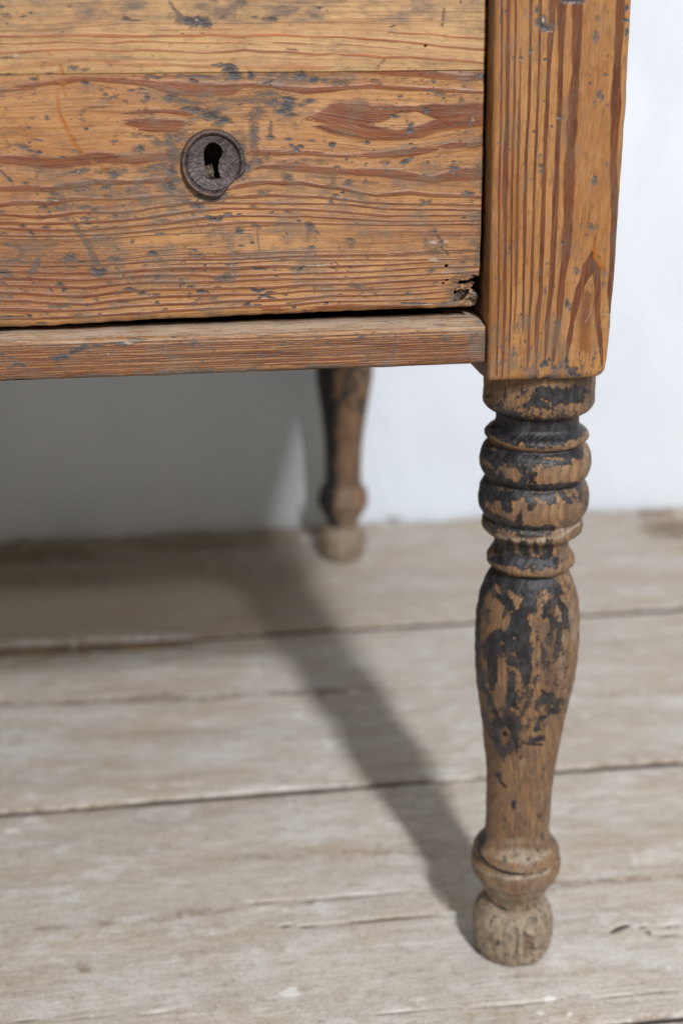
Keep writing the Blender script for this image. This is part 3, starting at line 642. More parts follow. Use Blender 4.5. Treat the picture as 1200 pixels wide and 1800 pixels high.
D_STAIN = [
    (345, 38, 22, 8, 1.), (328, 36, 12, 6, .95), (360, 42, 12, 6, .9), (318, 35, 10, 7, .6), (222, 33, 6, 3, 1.), (236, 36, 14, 1.2, .8), (12, 26, 8, 4, .55), (3, 12, 5, 3, .7), (54, 23, 4, 2.5, .7), (124, 11, 7, 4, .35), (390, 31, 6, 3, .6), (475, 33, 14, 4, .75), (448, 30, 6, 2, .6),
    (560, 14, 4, 2.5, .9), (575, 18, 4, 4, .4), (83, 33, 3, 2, .3), (425, 3, 14, 4, .4), (376, 0, 8, 3, .5), (10, 102, 16, 1.2, .9), (130, 120, 10, 4, .55), (150, 122, 8, 5, .4),
    (403, 122, 12, 12, .95), (412, 133, 12, 9, 1.), (395, 115, 16, 4, .8), (345, 135, 36, 3, .7), (320, 133, 18, 3, .5), (338, 140, 5, 4, .9), (345, 143, 4, 2, .9), (440, 133, 6, 7, .85), (475, 131, 12, 5, .5), (500, 133, 14, 6, .5), (530, 133, 10, 8, .75), (552, 141, 8, 6, .8), (570, 142, 8, 4, .6), (585, 131, 5, 2, .4),
    (595, 145, 14, 5, .55), (12, 131, 16, 2, .5), (60, 140, 5, 3, .8), (66, 138, 4, 5, .5), (88, 130, 8, 2, .5), (150, 146, 6, 3, .95), (152, 149, 4, 2, .8), (268, 134, 10, 3, .6, .3), (275, 137, 6, 2, .7), (232, 159, 7, 1.5, .9), (247, 157, 6, 1.5, .9), (243, 162, 3, 2, .7), (259, 171, 4, 3.5, .95), (185, 167, 5, 3, .7), (202, 170, 7, 2.5, .7, -.3), (185, 174, 10, 2, .4), (166, 167, 3, 2, .4), (222, 180, 4, 1.5, .8), (11, 192, 4, 2, .6, .9), (5, 170, 8, 2, .3), (148, 197, 6, 5, .35),
    (300, 172, 13, 8, .7), (320, 178, 20, 6, .55), (345, 182, 20, 4, .5), (345, 194, 22, 6, .9, .1), (330, 191, 10, 4, .95), (372, 203, 22, 10, .98, .3), (392, 211, 14, 8, .95), (382, 218, 12, 6, .6), (400, 176, 20, 4, .5), (440, 176, 50, 7, .42), (470, 165, 30, 6, .55), (480, 180, 16, 8, .7), (505, 187, 12, 11, .98), (495, 196, 12, 5, .95), (512, 202, 10, 3, .95), (507, 174, 14, 5, .9), (545, 178, 12, 3.5, .85), (530, 185, 8, 5, .5), (422, 184, 7, 2, .6),
    (455, 195, 10, 10, .5), (446, 232, 9, 34, .62), (446, 205, 14, 8, .5), (475, 228, 4, 16, .68), (475, 241, 7, 2.5, .85), (506, 245, 6, 2.5, .7), (512, 257, 4, 3, .9, .5), (521, 262, 7, 3, .95, .9), (521, 266, 6, 3, .8), (528, 258, 5, 3, .9), (584, 255, 4, 5.5, .9), (542, 248, 3, 2, .5), (570, 246, 3, 3, .5),
    (312, 240, 26, 9, .5), (300, 250, 16, 12, .6), (275, 250, 10, 7, .6), (262, 240, 12, 3, .5), (296, 240, 10, 10, .55), (245, 262, 9, 6, .75), (243, 240, 4, 3, .4), (306, 272, 12, 22, .55), (302, 300, 9, 12, .8), (280, 298, 30, 7, .42), (268, 295, 14, 6, .55), (299, 328, 10, 8, .85), (310, 318, 14, 8, .5), (296, 325, 8, 5, .5), (425, 300, 12, 5, .95), (432, 292, 10, 8, .95), (428, 270, 5, 22, .65), (420, 250, 14, 12, .4), (424, 308, 14, 10, .5), (416, 235, 18, 6, .4), (452, 282, 12, 7, .6, .7), (470, 276, 8, 6, .5), (370, 347, 22, 6, .95), (352, 344, 10, 6, .9), (345, 361, 14, 5, .7), (392, 345, 9, 7, .6), (330, 355, 10, 5, .5), (405, 345, 14, 5, .3),
    (340, 330, 30, 12, .35), (505, 312, 9, 7, .6), (508, 316, 10, 2, .8), (463, 340, 9, 5, .6), (480, 335, 20, 6, .3), (560, 283, 12, 5, .45), (540, 281, 18, 4, .4), (520, 286, 3, 2, .9), (592, 294, 4, 1.8, 1.), (575, 310, 18, 5, .35), (583, 324, 9, 2, .5), (590, 343, 5, 3, .7), (562, 345, 4, 2, .8), (582, 352, 5, 5, .5),
    (445, 363, 8, 2, .6), (400, 378, 7, 4, .8), (378, 386, 12, 3.5, .95), (366, 382, 6, 3, .95), (388, 382, 5, 3.5, .9), (338, 376, 4, 3, .7), (420, 377, 5, 2, .6), (478, 374, 3.5, 1.8, 1.), (526, 388, 4, 1.5, .9), (505, 372, 6, 2, .6), (543, 396, 8, 5, .75), (421, 406, 8, 4.5, 1.), (447, 396, 6, 4, .6, .7),
    (130, 207, 0.1, .1, 0), (84, 208, 4, 6, .85), (58, 207, 6, 2, .4), (50, 225, 4, 2, .95), (52, 251, 2, 1.6, 1.), (152, 227, 3, 2, 1.), (133, 246, 3, 2, .8), (147, 210, 8, 3, .45), (142, 200, 5, 4, .4), (125, 210, 5, 2, .4), (172, 233, 4, 2, .5), (200, 249, 8, 2, .6), (214, 251, 4, 1.2, .8), (199, 253, 4, 3, .4), (238, 240, 4, 3, .5),
    (40, 258, 14, 5, .65, .25), (55, 266, 14, 5, .65, .2), (20, 256, 8, 3, .3), (68, 268, 6, 3, .8), (62, 273, 10, 6, .35), (130, 266, 12, 4, .4, .3), (140, 268, 6, 3, .7), (110, 276, 6, 1.5, .7), (67, 247, 12, 1.6, .6, .15), (68, 300, 8, 8, .4), (8, 307, 12, 2, .8, .8), (18, 317, 8, 2, .9, .9), (45, 322, 6, 1.5, .7),
    (140, 301, 14, 3.5, .7), (148, 299, 10, 5, .55), (130, 302, 10, 3, .4), (175, 303, 8, 4, .5), (200, 306, 14, 8, .72), (187, 300, 10, 5, .5), (218, 300, 7, 4, .6), (255, 300, 18, 5, .5), (285, 292, 14, 9, .5), (275, 305, 20, 4, .35),
    (100, 342, 12, 5, .6), (95, 350, 10, 5, .6), (108, 347, 10, 4, .5), (153, 333, 8, 4, .55), (188, 331, 12, 3, .5, .2), (190, 345, 10, 2, .6), (260, 335, 3, 2, .7), (250, 330, 20, 5, .25), (66, 342, 3, 3, .8), (78, 365, 7, 2.5, .98), (87, 374, 2.5, 1.5, 1.), (110, 366, 18, 6, .5), (145, 364, 15, 5, .5), (165, 369, 7, 2, .7), (65, 373, 4, 3, .4), (4, 373, 8, 4, .6), (220, 362, 10, 4, .4), (203, 380, 9, 3.5, .6), (155, 385, 16, 3.5, .6), (118, 385, 14, 4, .5), (145, 391, 4, 2, .8), (40, 398, 5, 2.5, .95), (55, 409, 5, 2, .95, .5), (10, 385, 5, 2, .3), (80, 400, 8, 1.4, .9), (155, 394, 6, 1, .9), (242, 383, 4, 2, .7), (289, 387, 5, 3, .5), (20, 385, 12, 2, .3), (8, 410, 10, 4, .4),
    (172, 478, 15, 9, .9), (180, 476, 8, 6, .85), (125, 452, 11, 7, .72), (128, 448, 4, 2, 1.), (115, 454, 5, 3, .7), (143, 461, 4, 1.4, .9), (200, 455, 9, 4, .72), (202, 457, 4, 2, 1.), (233, 425, 4, 3, .8), (208, 438, 5, 2, .6), (268, 446, 8, 4.5, .8), (255, 465, 5, 6, .4), (205, 471, 4, 3, .5), (283, 454, 4, 1.5, .7), (281, 411, 6, 1.5, .8), (230, 440, 16, 2, .3), (96, 430, 8, 4, .35), (5, 480, 18, 2, .95), (12, 486, 12, 1.8, .8), (10, 475, 10, 2, .5), (45, 477, 5, 3, .5), (107, 499, 8, 4, .65), (117, 483, 4, 1.5, .8), (80, 486, 2, 2, .8), (60, 497, 2, 1.5, 1.), (38, 509, 5, 1.5, .8), (60, 510, 4, 1.5, .8), (90, 510, 5, 1.5, 1., .8), (112, 510, 2, 4, .95), (117, 509, 4, 2, .8), (150, 512, 14, 4, .4), (8, 500, 14, 3, .5, .4), (228, 507, 9, 2.6, .98), (238, 511, 6, 2, .8), (250, 515, 8, 3, .85), (262, 518, 3, 1, .9), (275, 518, 7, 3, .7), (260, 488, 8, 3, .5), (278, 487, 9, 3, .6), (235, 490, 14, 4, .4), (192, 497, 8, 6, .4), (205, 517, 6, 6, .35), (276, 532, 3.5, 3, .9), (215, 531, 12, 1.6, .6), (243, 553, 4, 4, .6), (105, 539, 18, 2.5, .6), (90, 538, 8, 3, .4), (45, 534, 8, 4, .4), (52, 556, 4, 3, 1.), (25, 556.5, 28, .9, .9), (135, 553, 8, 4, .5), (3, 556, 4, 3, .6), (150, 536, 10, 2, .5), (175, 552, 3, 2, 1., .5), (75, 568, 10, 2, .6), (18, 521, 6, 3, .5), (170, 526, 8, 3, .4),
    (453, 398, 7, 3, .6, .7), (504, 411, 2, 1.5, .9), (498, 416, 3, 1.4, .9), (443, 427, 3, 2, .9), (423, 432, 5, 1.5, .7), (548, 397, 6, 4, .8), (545, 404, 8, 6, .6), (556, 408, 6, 2, .8, .8), (547, 435, 6, 6, .6), (541, 418, 2, 14, .5), (438, 454, 2, 1.5, 1.), (412, 445, 8, 3, .5), (400, 465, 4, 1.4, .9), (415, 463, 3, 1, .9), (360, 466, 2, 2, .9), (345, 447, 18, 6, .4), (355, 448, 6, 1.2, .8), (340, 440, 6, 1, .8), (338, 475, 7, 3.5, .6), (303, 477, 2, 1, 1.), (360, 476, 4, 1.2, .9), (388, 473, 6, 1, .7), (452, 472, 10, 2, .85), (466, 473, 4, 3, .85), (485, 474, 12, 3, .35), (515, 473, 8, 2, .5), (528, 473, 6, 2.2, 1., -.9), (533, 469, 3, 2, 1.), (587, 472, 4, 2, .8), (591, 476, 2, 1.4, .9), (583, 463, 2, 2, .6), (395, 489, 15, 4.5, .75, -.1), (418, 486, 5, 1.2, .6), (457, 485, 2, 1, .8), (486, 486, 6, 1.5, .6), (322, 499, 3, 2.4, .9, .9), (335, 504, 5, 2, .8), (380, 504, 4, 2, .7), (352, 512, 8, 2.6, 1.), (363, 513, 4, 1, .9), (350, 526, 8, 5, .5), (343, 527, 3, 4, .5), (372, 525, 8, 4, .4), (318, 492, 2, 1, .8), (317, 502, 2, 3, .9),
    (450, 511, 11, 3, .98), (443, 508, 5, 2, .9), (462, 509, 4, 2, .9), (475, 514, 9, 1.5, 1.), (465, 520, 9, 2, 1.), (475, 523, 11, 1.5, 1., .2), (455, 524, 2, 2, .9), (503, 519, 6, 1.2, 1.), (500, 526, 4, .8, 1.), (515, 507, 6, 2, .6, -.3), (434, 535, 8, 3.5, .9), (428, 536, 4, 2.5, .7), (452, 536, 7, 1.4, .9), (507, 533, 4, 2, .8), (517, 540, 3, 2.6, .9), (573, 533, 3.5, 3, .98), (535, 546, 5, 2, .7), (3, 558, 4, 3, .8), (300, 558, 6, 2, .5),
    (660, 145, 3, 2, .7), (653, 143, 4, 2, .5), (598, 146, 18, 5, .6), (760, 158, 10, 2, .8), (770, 165, 10, 6, .6), (779, 173, 3, 2, .8), (703, 171, 4, 2, .8), (704, 170, 4, 2, .7), (720, 136, 3, 6, .3), (748, 192, 6, 3, 1.), (751, 195, 6, 4, .8), (705, 197, 3, 1.5, 1.), (762, 143, 4, 4, .7), (810, 177, 5, 6, .4, .5), (845, 134, 14, 5, .75), (852, 145, 5, 9, .5),
    (694, 205, 8, 4, .8), (721, 229, 6, 6, .95), (721, 222, 3, 6, .9), (715, 214, 3, 5, .8), (826, 214, 2, 8, 1.), (722, 254, 3, 1.6, 1.), (726, 262, 3, 1.6, .9), (731, 260, 2, 1, .9), (645, 251, 5, 3, .9), (633, 250, 8, 1.5, .6), (584, 254, 5, 5, .9), (657, 264, 2, 1, .8), (615, 255, 3, 1, .6), (818, 233, 4, 3, .4), (805, 238, 4, 2, .5),
    (712, 284, 9, 4.5, .8, -.4), (722, 279, 6, 3, .6, -.3), (681, 287, 4, 2.5, .8), (676, 286, 8, 4, .35), (609, 281, 2, 2, .9), (618, 284, 4, 2, .6), (643, 288, 3, 2, .8), (642, 292, 2, 1, .7), (751, 286, 3, 2.4, .9), (740, 289, 7, 2, .4), (797, 284, 3, 1.5, .9), (593, 294, 3, 1.6, 1.), (745, 307, 4, 2, .5), (797, 296, 9, 4.5, .8), (795, 302, 6, 3, .7), (612, 322, 9, 6, .6), (643, 320, 5, 6, .6), (588, 315, 12, 4, .45), (655, 322, 14, 4, .25), (588, 343, 5, 2.5, .8), (603, 339, 3, 1.5, .9), (583, 353, 5, 7, .5), (606, 353, 5, 4, .3), (823, 341, 12, 4.5, .8), (820, 337, 7, 2, .6), (747, 358, 13, 2.6, .85, -.4), (745, 355, 6, 3, .6, .2), (740, 352, 6, 1, .5), (663, 352, 4, 2, .5), (634, 347, 3, 4, .4), (626, 393, 2, 1.4, .9), (815, 383, 3, 1.5, .9), (843, 300, 7, 8, .35), (851, 240, 5, 20, .5), (851, 280, 4, 20, .5), (848, 330, 6, 12, .45),
    (616, 423, 7, 3, .8), (617, 430, 6, 8, .4), (764, 408, 2, 3, .9), (770, 417, 6, 1.8, .9, .8), (776, 425, 5, 3, .8, .7), (777, 437, 5, 1.4, .9, .9), (785, 445, 5, 1.6, .9, .9), (760, 405, 10, 6, .3), (760, 445, 14, 8, .35), (750, 430, 6, 8, .4), (813, 462, 6, 3, .6), (757, 476, 8, 3, .5), (716, 517, 5, 3, .7), (730, 522, 3, 2, .5), (627, 504, 9, 5, .4), (590, 462, 5, 1, .8, .6), (613, 470, 6, 1.2, .7, .4), (583, 471, 4, 1.5, .8), (591, 476, 2, 1, .9), (596, 436, 2, 1, .7), (645, 452, 4, 3, .5), (678, 474, 3, 1.5, .7), (640, 435, 3, 4, .3), (845, 405, 5, 20, .4), (842, 440, 7, 14, .4), (840, 458, 8, 8, .45), (838, 467, 3, 3, .8), (820, 442, 20, 4, .3), (798, 530, 12, 10, .55), (800, 500, 8, 14, .45), (780, 535, 12, 6, .5), (730, 534, 28, 1.6, .95), (710, 533, 8, 1.2, 1.), (790, 515, 8, 14, .35), (765, 497, 6, 4, .3), (800, 385, 0.1, .1, 0), (596, 533, 3, 2, .8),
]
D_HOLES = [(784.5, 468, 2.6, 2.6, 1), (785.5, 493, 2.6, 1.9, 1), (779, 498, 2.2, 1.8, 1), (747.5, 81, 2, 1.6, 1)]
D_STROKE = [(.45, [(130, 393, 7), (148, 420, 8), (162, 445, 8), (172, 468, 12)]), (.42, [(8, 431, 5), (30, 432, 6), (40, 445, 7), (34, 455, 6), (14, 460, 4)]), (.5, [(68, 458, 8), (60, 472, 7), (53, 486, 6)]),
            (.45, [(453, 395, 2), (452, 412, 2), (456, 444, 2)]), (.5, [(298, 2, 3), (305, 15, 4), (320, 30, 4)]), (.45, [(780, 15, 3), (777, 45, 4)]), (.25, [(555, 398, 3), (552, 520, 3)]), (.8, [(809, 0, 1), (810, 5, 1.6)]),
            (.3, [(675, 105, 5), (665, 118, 5)]), (.3, [(230, 500, 3), (205, 470, 3)]), (.9, [(830, 486, 3), (846, 486, 3)])]
D_DRIP = [(.75, [(106, 113, 3.5), (110, 124, 5), (112, 133, 3)]), (.9, [(104, 143, 3), (114, 145, 3)]), (.75, [(102, 156, 3.5), (102, 175, 4), (105, 198, 4)]), (.55, [(112, 150, 5), (116, 168, 3)]), (.9, [(106, 200, 2.6), (113, 216, 4), (118, 228, 4), (127, 244, 4.5), (136, 258, 4.5), (147, 269, 3)]),
          (.9, [(161, 281, 2.5), (166, 287, 2.5)]), (.8, [(178, 289, 3), (186, 300, 4)]), (.9, [(211, 330, 3.5), (214, 338, 3)]), (.8, [(235, 350, 3), (240, 358, 3.5)]), (.6, [(128, 178, 2), (134, 182, 2)]), (.6, [(85, 93, 3), (92, 97, 2)]), (.3, [(410, 342, 6)]), (.35, [(165, 353, 8), (200, 356, 10)])]
D_PALE = [(28, 98, 6, 7, .7), (12, 106, 16, 2, .6), (40, 112, 10, 4, .2), (760, 427, 12, 5, .9), (784, 424, 9, 4, .8), (763, 456, 12, 4, .8), (345, 35, 5, 3, .8), (360, 182, 12, 2, .5), (138, 301, 4, 1.6, .9), (100, 352, 7, 1.4, .9), (147, 386, 5, 1.6, .9), (155, 333, 4, 1.6, .7), (421, 404, 4, 1.4, .7), (560, 467, 22, 1.2, .8), (12, 484, 12, 3, .7), (244, 543, 3, 3, 1.), (830, 212, 6, 5, .6), (745, 536, 26, 1.4, .8), (470, 519, 6, .8, .9), (252, 342, 3, 2, .6), (250, 557, 20, 2, .4), (838, 484, 6, 3, .5), (275, 543, 0.1, 0.1, 0), (652, 168, 4, 5, .4), (690, 148, 4, 5, .4), (845, 120, 4, 2, .6)]

def face_board(name, X, Z, mat, parent, upper, zlow=None, xright=None, holes=None, deform=None, seed=0.0, thick=.019):
    x, z = np.meshgrid(X, Z)
    x = x.ravel().copy(); z = z.ravel().copy()
    zt = Z[-1]; z0 = Z[0]
    if zlow is not None:      # shape the worn lower edge
        k = np.clip((zt-z)/(zt-z0), 0, 1)
        z = zt-(zt-zlow(x))*k
    if xright is not None:
        x1 = X[-1]; xr = xright(z)
        k = sst(x1-.03, x1, x); x = x+(xr-x1)*k
    P = np.c_[x, np.full(len(x), DY), z]
    u, v = trace_uv(P)
    g = stream(u, v)
    A = {}
    A['late'] = lines(u, v, U_LINES if upper else L_LINES, 0 if upper else 30, .45)
    A['stain'] = np.maximum(blobs(u, v, [(b[0], b[1], b[2]*1.15+.4, b[3]*1.15+.4, b[4]*(.8 if b[2] < 5 and b[4] < .9 else 1.1), *b[5:]) for b in D_STAIN], 1., .6, 6, 2.2, 11), strokes(u, v, D_STROKE, 1., .5))
    rs = random.Random(5 if upper else 9)
    rnd = []
    for _ in range(24 if upper else 70):
        rnd.append((rs.uniform(-40, 850), rs.uniform(-20, 125) if upper else rs.uniform(130, 560), rs.choice((1.5, 2, 2.5, 4, 7, 12)), rs.choice((.9, 1.2, 1.6, 2.6)), rs.uniform(.25, .8), rs.uniform(-.5, .3)))
    for _ in range(250):   # the part of the front left of the lock side
        rnd.append((rs.uniform(-2600, -40), rs.uniform(-200, 125) if upper else rs.uniform(130, 700), rs.uniform(3, 22), rs.uniform(1, 6), rs.uniform(.3, .9)))
    A['stain'] = np.maximum(A['stain'], blobs(u, v, rnd, .6, .6, 6, 2.2, 12))
    # faint speckled wear
    sp = sst(.60, .75, fbm(u/11, v/3.2, 31, 5))*.42*sst(.35, .6, fbm(u/120, v/80, 32, 2))
    A['stain'] = np.maximum(A['stain'], sp*(.6 if upper else 1.))
    A['pale'] = blobs(u, v, D_PALE, .7, .6, 9, 2, 13)
    A['drip'] = strokes(u, v, D_DRIP, .6, .6, 9, 5)*(.6+.6*fbm(u/5, v/5, 3))
    if upper:
        fine = .75*(1-sst(44, 54, g))*(.5+.7*fbm(u/140, v/14, 2))+.18*sst(96, 108, g)*(1-sst(112, 118, g))
        gr = .75*(1-sst(34, 46, v))*fbm(u/90, v/30, 5)+.5*blobs(u, v, [(520, 20, 140, 20, .8), (180, 12, 90, 14, .7), (60, 98, 60, 9, .6), (250, 104, 90, 6, .7), (830, 60, 60, 26, .4)], 1., .7, 40, 10)
    else:
        fine = .65*sst(395, 412, g)*(1-sst(466, 478, g))+.22*sst(330, 360, g)+.05
        gr = .35*sst(250, 320, v)*fbm(u/60, v/20, 6, 3)+.5*blobs(u, v, [(480, 140, 150, 12, 1.2), (400, 178, 140, 20, 1.2), (305, 265, 50, 60, 1.2), (430, 290, 60, 70, 1.), (370, 345, 70, 20, 1.3), (200, 345, 150, 40, .9), (150, 450, 170, 40, .7), (560, 310, 140, 30, .5), (690, 325, 120, 10, .5), (770, 430, 60, 40, .6), (830, 430, 22, 90, .8), (600, 430, 200, 30, .3), (835, 180, 20, 60, .5)], 1., .7, 50, 16)
    A['fine'] = fine; A['grime'] = gr
    A['grain'] = np.c_[x, -g*.000245+(fbm(u/60, g/9, 8, 2)-.5)*.0004, np.full(len(x), seed)]
    # relief of the face
    y = np.full(len(x), DY+(-.0002 if upper else 0))
    y += (fbm(x*9, z*24, seed+3, 3)-.5)*.0016
    y += np.clip(A['stain']-.35, 0, 1)*.00045
    hm = blobs(u, v, D_HOLES, .4, .1, 7, 7, 14)
    y += hm*.006
    for at in ('late',): y -= A[at]*.00008
    zlo = zlow(x) if zlow is not None else z0
    dz = np.minimum(z-zlo, zt-z); xr = xright(z) if xright is not None else X[-1]
    r = .0026 if not upper else .0008
    rb = .0028*(.6+.9*fbm(x*30, x*0, 4)) if zlow is not None else np.full(len(x), .0004)
    db = z-zlo
    y += np.where(db < rb, rb-np.sqrt(np.maximum(rb**2-(rb-db)**2, 0)), 0)
    dr = np.maximum(xr-x, 0)
    rr = .0012*(.4+1.2*fbm(z*60, z*0, 7))
    y += np.where(dr < rr, rr-np.sqrt(np.maximum(rr**2-(rr-dr)**2, 0)), 0)
    if deform is not None: y += deform(u, v)
    A['stain'] = np.maximum(A['stain'], hm)
    V = np.c_[x, y, z]
    Fq = grid_faces(len(Z), len(X))
    if holes is not None:
        fc = (holes(u, v)[Fq].mean(1) < .5); Fq = Fq[fc]
    V2, F2, src = extrude_edges(V, Fq, np.array([0, thick, 0]))
    A = {k: a[src].copy() for k, a in A.items()}
    n0 = len(V)
    for k in ('late', 'fine'): A[k][n0:] *= .4
    A['grime'][n0:] = .9
    return link(name, mesh_from(name, V2, F2, A), mat, parent)

def inv_plane(u, v, Y):
    d = (u-600)/F_PX*RT-(v-900)/F_PX*UP+_fw
    return d*(Y/d[1])+np.array([0, 0, CAM_H])
low_pts = np.array([inv_plane(a, b, DY)[[0, 2]] for a, b in [(-700, 612), (-60, 581), (0, 577), (90, 573.5), (150, 569.5), (230, 565.5), (300, 562.5), (370, 559.5), (440, 556.5), (500, 553.5), (560, 551), (640, 547.5), (700, 545), (770, 542.5), (800, 542), (850, 540)]])
def zlow(x): return np.interp(x, low_pts[:, 0], low_pts[:, 1])+(fbm(x*160, x*0, 6, 3)-.5)*.0007
rt_pts = np.array([inv_plane(a, b, DY)[[2, 0]] for a, b in [(843, 560), (844, 500), (847, 440), (848.5, 380), (850, 330), (852, 300), (852.5, 230), (854, 160), (852.5, 134), (855, 125), (856, 60), (857, 0)]])
def xright(z): return np.interp(z, rt_pts[:, 0], rt_pts[:, 1])+(fbm(z*260, z*0, 16, 3)-.5)*.0006-.0003

KU, KV = 373., 286.      # lock
def seg_in(u, v, poly):
    ins = np.zeros(len(u), bool); n = len(poly)
    for i in range(n):
        (x1, y1), (x2, y2) = poly[i], poly[(i+1) % n]
        if y1 == y2: continue
        c = ((y1 > v) != (y2 > v)) & (u < (x2-x1)*(v-y1)/(y2-y1)+x1)
        ins ^= c
    return ins
def keyhole(u, v, s=1.):
    n = (fbm(u/4, v/4, 55, 2)-.5)*2.2
    a = np.hypot((u-374.5)/(16.5*s), (v-267)/(17*s))+n*.04 < 1
    b = seg_in(u+n, v, [(361-3*s, 272), (388, 272), (384, 288), (384, 300), (388.5, 313), (372, 316), (360, 312), (360.5, 296)])
    return (a | b).astype(float)
def lower_holes(u, v):
    h = np.hypot(u-374, v-286) < 41
    n1 = (fbm(u/5, v/5, 66, 3)-.5)*5; n2 = (fbm(u/5, v/5, 68, 3)-.5)*4
    a = seg_in(u+n1, v+n2, [(806, 494), (820, 494.5), (836, 487), (900, 484), (900, 560), (828, 560), (832, 536), (832, 512), (829, 508), (836, 496), (830, 497), (812, 502), (804, 499)])
    b = seg_in(u+n1*.8, v+n2*.6, [(799, 513), (812, 510), (826, 510), (822, 520), (812, 530), (798, 529)])
    return (h | a | b).astype(float)
def lower_deform(u, v):
    n = (fbm(u/7, v/7, 67, 3)-.5)
    m_ = blobs(u, v, [(815, 514, 22, 24, 1.), (812, 500, 14, 8, 1.), (822, 530, 14, 12, 1.), (835, 500, 12, 14, 1.)], .9, .25, 8, 8, 70)
    return m_*(.0022+.004*n)

drawer = box_mesh('drawer', (LEFT+.062, .1462, DY+.0197, 1.2, .3745, .5592), M_dark, chest, .001)
# hollow body behind the boards is plain dark wood; the lock recess opens in front of it
XL = axis([(LEFT+.061, -.082, .012), (-.082, .1495, .00046)])
upper_b = face_board('board', XL, axis([(.4774, .510, .00030), (.510, .560, .004)]), M_upper, drawer, True, None, xright, None, None, 1.3)
upper_b['label'] = 'pale straight-grained upper board of the drawer front'
lower_b = face_board('board', XL, axis([(.3700, .47725, .00026)]), M_drawer, drawer, False, zlow, xright, lower_holes, lower_deform, 2.6)
lower_b['label'] = 'reddish lower board of the drawer front with a broken corner'

# ----- keyhole escutcheon: turned ring standing proud of the board
def build_escutcheon():
    c = inv_plane(374.5, 286.5, DY)
    Rr = .0139
    nr, na = 110, 220
    rad = np.linspace(0.0, Rr, nr)
    ang = np.linspace(0, 2*math.pi, na, endpoint=False)
    n = 210
    X = np.linspace(-Rr*1.02, Rr*1.02, n)
    x, z = np.meshgrid(X, X); x = x.ravel(); z = z.ravel()
    rr = np.hypot(x, z*.965)/Rr
    th = np.arctan2(z, x)
    prof_r = [0, .2, .5, .72, .78, .81, .84, .88, .92, .955, .98, 1.0]
    prof_h = [.0013, .0013, .0016, .0021, .0024, .0017, .0030, .0041, .0043, .0040, .0031, .0010]
    h = np.interp(rr, prof_r, prof_h)
    # broken lower right rim sinks into the board
    cut = x/Rr*.66-z/Rr*.75
    h = h-sst(.80, .90, cut+(fbm(x*700, z*700, 8, 2)-.5)*.08)*.0040
    br2 = sst(.75, .3, np.abs(((th-math.radians(-5)+math.pi) % (2*math.pi))-math.pi))
    h = h-br2*sst(.72, .9, rr)*.0012
    h += (fbm(x*900+z*500, z*900-x*500, 4, 4)-.5)*.0005
    P = np.c_[c[0]+x, np.full(len(x), DY), c[2]+z]
    u, v = trace_uv(P)
    V = np.c_[c[0]+x, DY-h+.0004, c[2]+z]
    Fq = grid_faces(n, n)
    ok = (rr[Fq].mean(1) < 1.0-.0) & (keyhole(u, v)[Fq].mean(1) < .5)
    Fq = Fq[ok]
    used = np.unique(Fq); mp = np.full(len(V), -1); mp[used] = np.arange(len(used))
    rim = (sst(.84, .9, rr)*(1-sst(.96, 1., rr)))[used]*(x[used] < .004)
    V = V[used]; Fq = mp[Fq]
    V2, F2, src = extrude_edges(V, Fq, np.array([0, .0085, 0]))
    o = link('keyhole_escutcheon', mesh_from('keyhole_escutcheon', V2-np.array([c[0], DY, c[2]]), F2, {'rim': rim[src]}), M_esc, drawer)
    o.location = (c[0], DY, c[2])
    o['label'] = 'round dark turned wooden keyhole escutcheon with worn rim'
    # crumbling plug low in the key slot
    pu = inv_plane(366, 303, DY+.0058)
    k = 26
    a, b = np.meshgrid(np.linspace(-1, 1, k), np.linspace(-1, 1, k)); a = a.ravel(); b = b.ravel()
    yy = -.0022*np.sqrt(np.maximum(0, 1-.6*a*a-.6*b*b))+(fbm(a*3, b*3, 2, 3)-.5)*.003
    V = np.c_[pu[0]+a*.0021+(fbm(a*3, b*3, 9)-.5)*.002, pu[1]+yy, pu[2]+b*.0026+(fbm(a*3+5, b*3, 19)-.5)*.003]
    V2, F2, _ = extrude_edges(V, grid_faces(k, k), np.array([0, .006, 0]))
    link('rotten_plug', mesh_from('rotten_plug', V2, F2), M_plug, drawer)
build_escutcheon()
lk = inv_plane(374, 288, DY+.02)

# grey splinter left hanging in the broken corner
def splinter():
    c = inv_plane(818, 524, DY+.006)
    k = 40
    a, b = np.meshgrid(np.linspace(-1, 1, k), np.linspace(-1, 1, k)); a = a.ravel(); b = b.ravel()
    V = np.c_[c[0]+a*.0052, c[1]+.0035*a*a*0+.004*(1-b)*.6*(a < 2)+(fbm(a*3, b*4, 5, 3)-.5)*.003-.003*sst(.3, 1, a), c[2]+b*.0044-.0005]
    keep = (np.hypot(a, b*1.)**1 < 1.15)
    Fq = grid_faces(k, k); Fq = Fq[keep[Fq].all(1)]
    V2, F2, _ = extrude_edges(V, Fq, np.array([0, .004, 0]))
    link('splinter', mesh_from('splinter', V2, F2), M_grey, drawer)
splinter()

